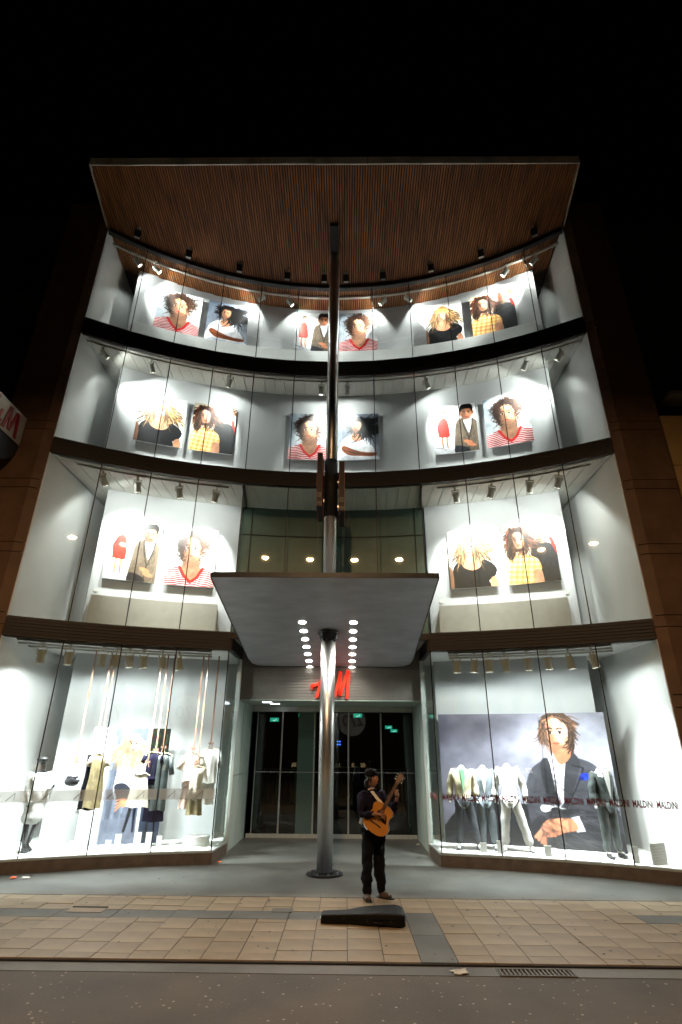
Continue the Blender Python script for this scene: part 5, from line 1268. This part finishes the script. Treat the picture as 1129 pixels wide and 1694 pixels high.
for k in range(-6, -2):
    a0 = k*PA if k > -6 else -30.68; p0 = Vector(A(a0+.1, 0)+(0,)); p1 = Vector(A((k+1)*PA-.1, 0)+(0,)); d = (p1-p0).normalized(); nrm = Vector((d.y, -d.x, 0))
    b = MB(); b.quadbox([p0+nrm*.003+Vector((0, 0, 1.085)), p1+nrm*.003+Vector((0, 0, 1.085)), p1+nrm*.003+Vector((0, 0, 1.27)), p0+nrm*.003+Vector((0, 0, 1.27))], -nrm*.002)
    v = wpart(b, 'frosted_strip', MT['vinyl'], panes[(1, k)])
    for f in (.22, .72):
        c = p0.lerp(p1, f); o = link('logo_mark', mkm, v); o.matrix_local = Matrix.Translation(c+nrm*.005+Vector((0, 0, 1.10))-off0) @ Matrix((( d.x, 0, nrm.x, 0), (d.y, 0, nrm.y, 0), (0, 1, 0, 0), (0, 0, 0, 1)))

# =================================================================== INSIDE THE DARK SHOP
MT['exit'] = emat('green_exit_sign', (.02, .62, .40), .8); MT['exitw'] = emat('white_exit_symbol', (.6, 1.0, .9), 1.0)
for (x, y, z, lab) in ((-1.82, 17.5, 2.80, 'green exit sign inside the shop, left door leaf'), (-.95, 17.4, 2.93, 'green exit sign inside the shop just left of the pillar'), (.72, 17.4, 2.93, 'green exit sign inside the shop right of the steel column'), (1.95, 21.5, 2.75, 'small green sign added for a reflection, higher of the right pair'), (2.2, 22.2, 2.65, 'small green sign added for a reflection, lower of the right pair')):  # the last two signs are added and stand in for green reflections
    t = thing('exit_sign', lab, 'exit sign', (x, y, z)); b = MB(); b.box(-.13, .13, -.02, .02, -.05, .06); b.build('green_panel', MT['exit'], t)
    b = MB(); b.box(-.05, .03, -.025, -.02, -.03, .0); b.prism([(.04, -.01), (.09, -.01), (.09, -.03)], 0, .001); b.box(.04, .07, -.025, -.02, -.02, .03); b.build('symbol', MT['exitw'], t)
    b = MB(); b.box(-.01, .01, -.01, .01, .06, 3.35-z); b.build('drop_rod', MT['frame'], t)
def rack(x, y, lab, cols, n=9):
    t = thing('clothes_rack', lab, 'clothes rack', (x, y, 0)); b = MB()
    for s in (-1, 1): b.tube((s*.5, 0, 0), (s*.5, 0, 1.45), .014, n=8); b.box(s*.5-.02, s*.5+.02, -.25, .25, 0, .03)
    b.tube((-.5, 0, 1.45), (.5, 0, 1.45), .014, n=8); b.build('frame', MT['steel'], t)
    for i in range(n):
        g = garment([(-.05, .02, .16, 0), (-.3, .03, .18, 0), (-.85, .035, .2, 0)], n=10, seed=i); o = g.build('garment', random.choice(cols), t); o.location = (-.42+.84*i/(n-1), 0, 1.45)
cc = [MT['darktrouser'], MT['greysuit'], MT['pink'], MT['beigecloth'], MT['navy']]
rack(-1.5, 17.2, 'dim rack of clothes behind the left glass door', cc); rack(1.7, 17.8, 'dim rack of clothes behind the right glass doors', cc); rack(.3, 19.5, 'far dim clothes rack in the middle of the dark shop', cc)
MT['blueled'] = emat('blue_led', (.05, .15, 1.0), 6)
t = thing('alarm_unit', 'small black unit with four blue indicator lights behind the doors', 'alarm unit', (.17, 15.9, 2.15)); b = MB(); b.box(-.09, .09, 0, .03, -.12, .12); b.build('box', MT['frame'], t)
for i in range(4):
    b = MB(); b.box(-.05, -.015, -.006, 0, .03, .055) if False else b.box(-.045+.06*(i % 2), -.015+.06*(i % 2), -.006, 0, -.05+.075*(i//2), -.025+.075*(i//2)); b.build('blue_light', MT['blueled'], t)
b = MB(); b.box(-.01, .01, .03, .05, .1, 1.2); b.build('drop_rod', MT['frame'], t)

# =================================================================== STREET LAMPS AND THE OTHER SIDE OF THE STREET (seen in the reflections)
MT['lamp'] = emat('sodium_lamp_glow', (1.0, .60, .29), L_LAMP)
for i, (x, y, z) in enumerate(((-.30, .6, 9.95),)):
    t = thing('street_lamp', 'suspended sodium street lamp hanging from the span wire over the road', 'street lamp', (x, y, z))
    b = MB(); b.tube((0, 0, .05), (0, 0, .20), .22, .06, n=24); b.tube((0, 0, .0), (0, 0, .05), .23, .22, n=24, cap=False); b.build('shade', MT['darksteel'], t, smooth=False)
    b = MB(); b.tube((0, 0, .01), (0, 0, .045), .12, .14, n=20); b.build('glowing_diffuser', MT['lamp'], t)
    b = MB(); b.tube((0, 0, .2), (0, 0, .6), .01, n=6); b.build('hanger_rod', MT['darksteel'], t)
t = thing('span_wire', 'thin steel span wire carrying the street lamps', 'wire', (0, .6, 10.55)); b = MB()
b.path([Vector((-11+1.1*i, 0, .7*((i-10)/10)**2)) for i in range(21)], .006, 5); b.build('cable', MT['darksteel'], t)
for s, w in ((-1, 'left'), (1, 'right')):
    t = thing('lamp_mast', 'tall steel mast holding the span wire, %s side of the street' % w, 'mast', (s*11, .6, -.03)); b = MB(); b.tube((0, 0, 0), (0, 0, 11.4), .12, .07, n=14); b.tube((0, 0, 0), (0, 0, .3), .18, n=14); b.build('shaft', MT['darksteel'], t)
op = thing('opposite_building', 'dark shop building across the street, seen only in the reflections', 'building', (0, -12, 0))
b = MB(); b.box(-16, 16, -14, -9, 0, 13); wpart(b, 'wall', MT['nb_dark'], op)
MT['warmwin'] = emat('dim_warm_display_light', (1.0, .78, .42), 1.1)
for x in (-3.1, -.2, .9, 1.5, 4.6, 5.4):
    b = MB(); b.box(x-.16, x+.16, -9, -8.93, .9, 1.15); wpart(b, 'lit_display_base', MT['warmwin'], op)
MT['discg'] = emat('pale_lit_sign_disc', (.50, .56, .60), .25)
dk = MB(); dk.tube((.75, -8.99, 3.75), (.75, -8.94, 3.75), .95, n=40); dsc = wpart(dk, 'lit_round_sign', MT['discg'], op)
nm_ = textmesh('270', 1.0, ext=.01, off=.0, xs=1.0); nm_.materials.clear(); nm_.materials.append(MT['frame']); nm_.name = 'number_270'
o = link('number_270', nm_, dsc); o.matrix_local = Matrix.Translation(Vector((.75+.85, -8.92, 3.45))-Vector(op.location)) @ Matrix(((-1, 0, 0, 0), (0, 0, 1, 0), (0, 1, 0, 0), (0, 0, 0, 1)))

# =================================================================== THE STREET MUSICIAN
OX, OY = .805, 9.45
mus = thing('person', 'street musician in dark jacket and cap standing and playing an acoustic guitar', 'person', (OX, OY, -.012))
V = lambda x, y, z: Vector((x, y, z))
J = dict(pel=V(0, .02, .90), belly=V(-.01, .0, 1.04), chest=V(-.02, .0, 1.24), neckb=V(-.035, -.01, 1.405), neck=V(-.03, -.03, 1.47),
         shr=V(-.195, -.055, 1.345), elr=V(-.20, -.21, 1.10), wrr=V(.03, -.345, 1.135), shl=V(.14, .07, 1.345), ell=V(.27, -.10, 1.11), wrl=V(.345, -.265, 1.345),
         hipr=V(-.09, .0, .84), hipl=V(.085, .05, .84), knr=V(-.115, -.04, .47), knl=V(.06, .05, .47), anr=V(-.13, -.03, .085), anl=V(.10, .08, .085), tor=V(-.10, -.16, .035), tol=V(.21, .0, .035))
R = dict(pel=(.10, .08), belly=(.095, .075), chest=(.10, .065), neckb=.055, neck=.050, shr=.035, elr=.035, wrr=.027, shl=.035, ell=.035, wrl=.027, hipr=.085, hipl=.085, knr=.056, knl=.056, anr=.03, anl=.03, tor=.035, tol=.035)
BE = [('pel', 'belly'), ('belly', 'chest'), ('chest', 'neckb'), ('neckb', 'neck'), ('chest', 'shr'), ('shr', 'elr'), ('elr', 'wrr'), ('chest', 'shl'), ('shl', 'ell'), ('ell', 'wrl'),
      ('pel', 'hipr'), ('hipr', 'knr'), ('knr', 'anr'), ('anr', 'tor'), ('pel', 'hipl'), ('hipl', 'knl'), ('knl', 'anl'), ('anl', 'tol')]
bodym = skinmesh(J, BE, R, 'pel')
parts = [bodym]
# head with features, one surface: rings of a shaped ball turned towards the guitar neck
hc = V(-.02, -.045, 1.585)
def head_mesh(c, yaw_):
    n, m = 36, 28; vs = []
    T = Matrix.Rotation(yaw_, 4, 'Z')
    for j in range(m+1):
        t = pi*j/m
        for i in range(n):
            p = 2*pi*i/n; d = Vector((sin(t)*sin(p), -sin(t)*cos(p), cos(t)))        # -Y is the face
            x = d.x*.073; y = d.y*.093; z = d.z*.112
            if d.y < 0:
                f = -d.y
                x *= 1-.18*max(0, -d.z); 
                g = math.exp(-((d.x/.20)**2)-((d.z+.10)/.24)**2); y -= .026*g*f           # nose
                g = math.exp(-((abs(d.x)-.38)/.17)**2-((d.z-.12)/.13)**2); y += .012*g      # eye sockets
                g = math.exp(-((d.x)/.5)**2-((d.z-.30)/.10)**2); y -= .006*g               # brow
                g = math.exp(-((d.x)/.28)**2-((d.z+.50)/.07)**2); y -= .008*g              # lips
                g = math.exp(-((d.x)/.3)**2-((d.z+.85)/.14)**2); y -= .012*g               # chin
            g = math.exp(-((abs(d.x)-.98)/.10)**2-((d.z+.02)/.28)**2-((d.y-.05)/.16)**2); x += math.copysign(.016*g, d.x)  # ears
            vs.append(c + (T @ Vector((x, y, z))))
    b = MB(); b.add(vs, [(j*n+i, j*n+(i+1) % n, (j+1)*n+(i+1) % n, (j+1)*n+i) for j in range(m) for i in range(n)]); return b.mesh('head', MT['skin'])
parts.append(head_mesh(hc, rad(52)))
# hands: palm and five fingers each, curled on the strings and round the neck
GD = (V(.52, -.05, .85)).normalized()        # direction of the guitar neck
def hand(wr, palm, fingers, thumb):
    P = {'w': wr, 'p1': wr.lerp(palm, .5), 'p2': palm}; E_ = [('w', 'p1'), ('p1', 'p2')]; R_ = {'w': (.026, .02), 'p1': (.034, .018), 'p2': (.038, .016)}
    ms = [skinmesh(P, E_, R_, 'p1')]
    for f in list(fingers)+[thumb]:
        P = {str(i): q for i, q in enumerate(f)}; k = len(f)
        ms.append(skinmesh(P, [(str(i), str(i+1)) for i in range(k-1)], {str(i): .0098-.0012*i for i in range(k)}, '0', 1))
    return ms
wr = J['wrr']; palm = V(.095, -.375, 1.120)
fg = [[palm+V(-.005, .0, .028-.019*i), palm+V(.035, -.012, .022-.021*i), palm+V(.058-.004*i, .004, .004-.022*i), palm+V(.055-.006*i, .018, -.016-.02*i)] for i in range(4)]
parts += hand(wr, palm, fg, [palm+V(-.03, .01, .03), palm+V(.0, -.015, .052), palm+V(.035, -.008, .056)])
wl_ = J['wrl']; palm2 = V(.338, -.300, 1.412)
fg2 = [[palm2+V(.018, -.01, .034-.020*i), palm2+V(.0+.002*i, -.036, .038-.020*i), palm2+V(-.028, -.040, .034-.020*i), palm2+V(-.042, -.020, .028-.020*i)] for i in range(4)]
parts += hand(wl_, palm2, fg2, [palm2+V(-.015, .018, .015), palm2+V(-.045, .01, .05), palm2+V(-.05, -.01, .075)])
bmj = bmesh.new()
for me in parts: bmj.from_mesh(me)
for v in bmj.verts: pass
me = bpy.data.meshes.new('body'); bmj.to_mesh(me); bmj.free()
putmesh(me, 'body', MT['skin'], mus)
# eyes
T = Matrix.Rotation(rad(52), 4, 'Z')
b = MB()
for s in (-1, 1): b.ell(hc+(T @ V(s*.028, -.083, .013)), (.0105, .0105, .007), 8, 6)
b.build('eye', MT['whitecloth'], mus, smooth=True)
b = MB()
for s in (-1, 1): b.ell(hc+(T @ V(s*.028, -.092, .013)), (.005, .005, .005), 8, 6)
b.build('iris', MT['matt_black'], mus, smooth=True)
b = MB(); b.ell(hc+(T @ V(0, -.092, -.054)), (.024, .006, .006), 10, 6, T=None); b.build('mouth', pmat('lip_skin', (.28, .10, .08), .5), mus, smooth=True)
# hair and cap
b = MB(); b.ell(hc+(T @ V(0, .022, .022)), (.088, .095, .105), 30, 20, disp=.35, ds=16)
b.v = [v if (T.inverted() @ (Vector(v)-hc)).y > -.045 or (Vector(v)-hc).z > .06 else tuple(hc+(Vector(v)-hc)*.72) for v in b.v]
b.build('hair', MT['hair'], mus, smooth=True)
b = MB(); b.ell(hc+(T @ V(0, .02, .075)), (.108, .115, .075), 26, 12, disp=.3, ds=14); b.build('cap', MT['dark_cloth'], mus, smooth=True)
b = MB(); b.ell(hc+(T @ V(0, .115, -.07)), (.035, .035, .07), 14, 10, disp=.4, ds=20); b.build('ponytail', MT['hair'], mus, smooth=True)
# jacket, trousers, shoes
P = {k: J[k] for k in ('pel', 'belly', 'chest', 'shr', 'elr', 'shl', 'ell')}
P['hem'] = V(.0, .02, .79); P['top'] = V(-.03, .0, 1.39); P['cr'] = J['wrr'].lerp(J['elr'], .12); P['cl'] = J['wrl'].lerp(J['ell'], .15)
Rr = dict(hem=(.195, .15), pel=(.18, .14), belly=(.165, .13), chest=(.185, .13), top=(.095, .085), shr=.082, elr=.066, shl=.082, ell=.066, cr=.044, cl=.044)
putmesh(skinmesh(P, [('hem', 'pel'), ('pel', 'belly'), ('belly', 'chest'), ('chest', 'top'), ('chest', 'shr'), ('shr', 'elr'), ('elr', 'cr'), ('chest', 'shl'), ('shl', 'ell'), ('ell', 'cl')], Rr, 'belly', 3), 'jacket', MT['navy'], mus, amp=.026, sc=(9, 9, 11))
b = MB()
for i in range(16):
    t = 2*pi*i/16; t2 = 2*pi*(i+1)/16
    b.tube(V(-.03+.062*cos(t), -.02+.058*sin(t), 1.425+.012*cos(t)), V(-.03+.062*cos(t2), -.02+.058*sin(t2), 1.425+.012*cos(t2)), .016, n=8)
b.build('collar', MT['dark_cloth'], mus, smooth=True)
P = {k: J[k] for k in ('pel', 'hipr', 'knr', 'hipl', 'knl')}; P['ar'] = J['anr']+V(0, 0, -.035); P['al'] = J['anl']+V(0, 0, -.035)
putmesh(skinmesh(P, [('pel', 'hipr'), ('hipr', 'knr'), ('knr', 'ar'), ('pel', 'hipl'), ('hipl', 'knl'), ('knl', 'al')], dict(pel=(.15, .12), hipr=.108, hipl=.108, knr=.088, knl=.088, ar=.070, al=.070), 'pel', 3), 'trousers', MT['dark_cloth'], mus, amp=.026, sc=(10, 10, 9))
MT['toecap'] = pmat('worn_grey_brown_shoe', (.10, .075, .062), .45, vary=.5, scale=30)
for q, d in (('r', V(.03, -.14, 0)), ('l', V(.13, -.085, 0))):
    a = J['an'+q]; P = {'a': V(a.x-.3*d.x, a.y-.3*d.y, .06), 'b': V(a.x+.45*d.x, a.y+.45*d.y, .052), 'c': V(a.x+1.05*d.x, a.y+1.05*d.y, .038)}
    putmesh(skinmesh(P, [('a', 'b'), ('b', 'c')], {'a': (.045, .055), 'b': (.05, .048), 'c': (.05, .032)}, 'b'), 'shoe', MT['toecap'], mus)
    b = MB(); dd = d.normalized(); e = V(-dd.y, dd.x, 0); c = V(a.x, a.y, 0)
    pts = [c-dd*.08+e*.04, c+dd*.05+e*.045, c+dd*.19+e*.04, c+dd*.215, c+dd*.19-e*.04, c+dd*.05-e*.045, c-dd*.08-e*.04]
    b.prism([(p.x, p.y) for p in pts], .002, .022); b.build('sole', MT['matt_black'], mus)
b = MB(); b.quadbox([(-.24, -.115, .99), (-.20, -.15, .97), (-.17, -.155, 1.08), (-.20, -.12, 1.10)], (.01, .01, 0)); b.build('white_tag', MT['whitecloth'], mus)

# the guitar
GB = Vector((.748, 9.165, .880))                   # end of the body
gx = GD.cross(V(0, -1, 0)).normalized()                # across
gz = gx.cross(GD).normalized()
if gz.y > 0: gz = -gz; gx = -gx
tl = Matrix.Rotation(rad(-14), 4, GD) 
gx = tl @ gx; gz = tl @ gz
gui = thing('acoustic_guitar', 'amber coloured acoustic guitar with dark pickguard, held by the musician', 'guitar', GB)
gui.matrix_world = Matrix(((gx.x, GD.x, gz.x, GB.x), (gx.y, GD.y, gz.y, GB.y), (gx.z, GD.z, gz.z, GB.z), (0, 0, 0, 1))) @ Matrix.Diagonal((1.08, .89, .95, 1))
prof = [(0, .0), (.004, .06), (.02, .115), (.06, .165), (.12, .192), (.17, .196), (.22, .180), (.265, .148), (.30, .134), (.335, .134), (.375, .148), (.415, .155), (.455, .140), (.485, .100), (.497, .05), (.50, 0)]
outl = [(w_*.98, y_*.94) for y_, w_ in prof] + [(-w_*.98, y_*.94) for y_, w_ in prof[-2:0:-1]]
MT['spruce'] = pmat('amber_spruce_top', (.62, .27, .055), .25, vary=.12, scale=12, stretch=(9, .4, 1), coat=.4)
MT['mahog'] = pmat('dark_mahogany', (.10, .035, .018), .35, vary=.3, stretch=(1, 5, 1))
b = MB(); b.prism(outl, -.10, -.003); b.build('sides_and_back', MT['mahog'], gui, bevel=.004)
b = MB(); b.prism(outl, -.003, .002); b.build('top', MT['spruce'], gui, bevel=.001)
b = MB(); b.tube((0, .315, .001), (0, .315, .0035), .048, n=28); b.build('sound_hole', MT['matt_black'], gui)
b = MB(); n = 40
for i in range(n):
    t = 2*pi*i/n; t2 = 2*pi*(i+1)/n
    b.add([(.050*cos(t), .315+.050*sin(t), .0036), (.058*cos(t), .315+.058*sin(t), .0036), (.058*cos(t2), .315+.058*sin(t2), .0036), (.050*cos(t2), .315+.050*sin(t2), .0036)], [(0, 1, 2, 3)])
b.build('rosette', MT['mahog'], gui)
b = MB(); b.prism([(.02, .25), (.075, .225), (.125, .215), (.115, .27), (.085, .335), (.06, .345), (.045, .275)], .0022, .0046); b.build('pickguard', MT['matt_black'], gui)
b = MB(); b.prism([(-.08, .125), (-.04, .135), (.04, .135), (.08, .125), (.08, .15), (-.08, .15)], .002, .011); b.build('bridge', MT['matt_black'], gui)
b = MB(); b.box(-.024, .024, .36, .86, .003, .010); b.build('fretboard', MT['mahog'], gui)
b = MB(); b.box(-.023, .023, .46, .86, -.020, .003); b.build('neck', MT['mahog'], gui, bevel=.006)
b = MB()
for i in range(17): y = .85-.46*(1-2**(-i/12))*1.35; b.box(-.0235, .0235, y, y+.0018, .010, .0112)
b.build('frets', MT['alu'], gui)
T = Matrix.Translation((0, .86, 0)) @ Matrix.Rotation(rad(-12), 4, 'X')
b = MB(); b.prism([(-.024, 0), (.024, 0), (.034, .05), (.036, .155), (0, .17), (-.036, .155), (-.034, .05)], -.012, .004, T=T); b.build('headstock', MT['mahog'], gui)
peg = MB(); peg.ell((0, 0, 0), (.012, .009, .007), 10, 6); peg.tube((0, 0, 0), (-.018, 0, 0), .003, n=6); pgm = peg.mesh('tuning_peg', MT['alu'], True)
for s in (-1, 1):
    for i in range(3): o = link('tuning_peg', pgm, gui, loc=T @ Vector((s*.052, .045+.042*i, -.006))); o.scale = (s, 1, 1)
b = MB()
for i in range(6): b.tube((-.016+.0064*i, .14, .0125), (-.016+.0064*i, .86, .0125), .0006, n=4)
b.build('strings', MT['alu'], gui)
b = MB(); b.tube((0, -.012, -.05), (0, .0, -.05), .008, n=8); b.build('strap_button', MT['alu'], gui)
# strap over the shoulder
st = thing('guitar_strap', 'pale woven guitar strap across the chest of the musician', 'strap', (OX, OY, 0))
cps = [V(.10, -.255, 1.26), V(.05, -.21, 1.31), V(-.015, -.13, 1.385), V(-.07, -.02, 1.44), V(-.12, .09, 1.38), V(-.17, .15, 1.2), V(-.16, .06, .99), V(-.13, -.14, .93), V(-.10, -.22, .905)]
b = MB()
for p, q in zip(cps[:-1], cps[1:]):
    b.quadbox([p+V(-.022, 0, -.008), p+V(.022, 0, .008), q+V(.022, 0, .008), q+V(-.022, 0, -.008)], (0, -.005, 0))
b.build('band', MT['cream'], st)

# open-air guitar case lying on the pavement
case = thing('guitar_case', 'black guitar case lying on the paving in front of the musician', 'guitar case', (.06, 8.24, -.012))
case.scale = (.97, 1, .92)
case.rotation_euler = (0, 0, rad(-1))
MT['case'] = pmat('black_case_vinyl', (.005, .005, .006), .6, spec=.25, vary=.3, bump=.3, bscale=90)
def case_loft(zlo, zhi, name, mat):
    prof_c = [(.0, .085, .09, .06), (.02, .105, .115, .06), (.10, .11, .12, .06), (.34, .115, .13, .06), (.46, .15, .145, .06), (.58, .19, .16, .06), (.74, .195, .17, .06), (.86, .215, .175, .06), (.98, .235, .175, .06), (1.04, .225, .165, .06), (1.075, .185, .15, .055), (1.09, .12, .13, .05)]
    b = MB(); n = 24
    for (x, hw, h, cy) in prof_c:
        vs = []
        for i in range(n):
            t = 2*pi*i/n; c_, s_ = cos(t), sin(t); e = .32
            yy = math.copysign(abs(c_)**e, c_)*hw; zz = math.copysign(abs(s_)**e, s_)
            zz = .005+h*(.5+.5*zz); zz = min(max(zz, zlo*h), zhi*h)
            vs.append((x, cy+yy, zz))
        b.add(vs, [])
    m = len(prof_c)
    for j in range(m-1):
        for i in range(n): b.f.append((j*n+i, (j+1)*n+i, (j+1)*n+(i+1) % n, j*n+(i+1) % n)); b.m.append(0)
    b.f.append(tuple(range(n))); b.m.append(0); b.f.append(tuple(range((m-1)*n, m*n))[::-1]); b.m.append(0)
    return b.build(name, mat, case, smooth=False, bevel=.004)
case_loft(.02, .52, 'bottom_shell', MT['case']); case_loft(.55, 1.03, 'lid', MT['case'])
for x, y in ((.30, -.056), (.60, -.132), (.90, -.162)):
    b = MB(); b.box(x-.010, x+.010, y-.006, y, .065, .095); b.build('latch', MT['darksteel'], case)
b = MB(); b.tube((-.002, .02, .06), (-.010, .02, .06), .022, n=14); b.build('end_stud', MT['alu'], case)
b = MB(); b.path([V(.68, -.135, .07), V(.69, -.17, .065), V(.79, -.175, .065), V(.80, -.145, .07)], .009, 8); b.build('handle', MT['case'], case)
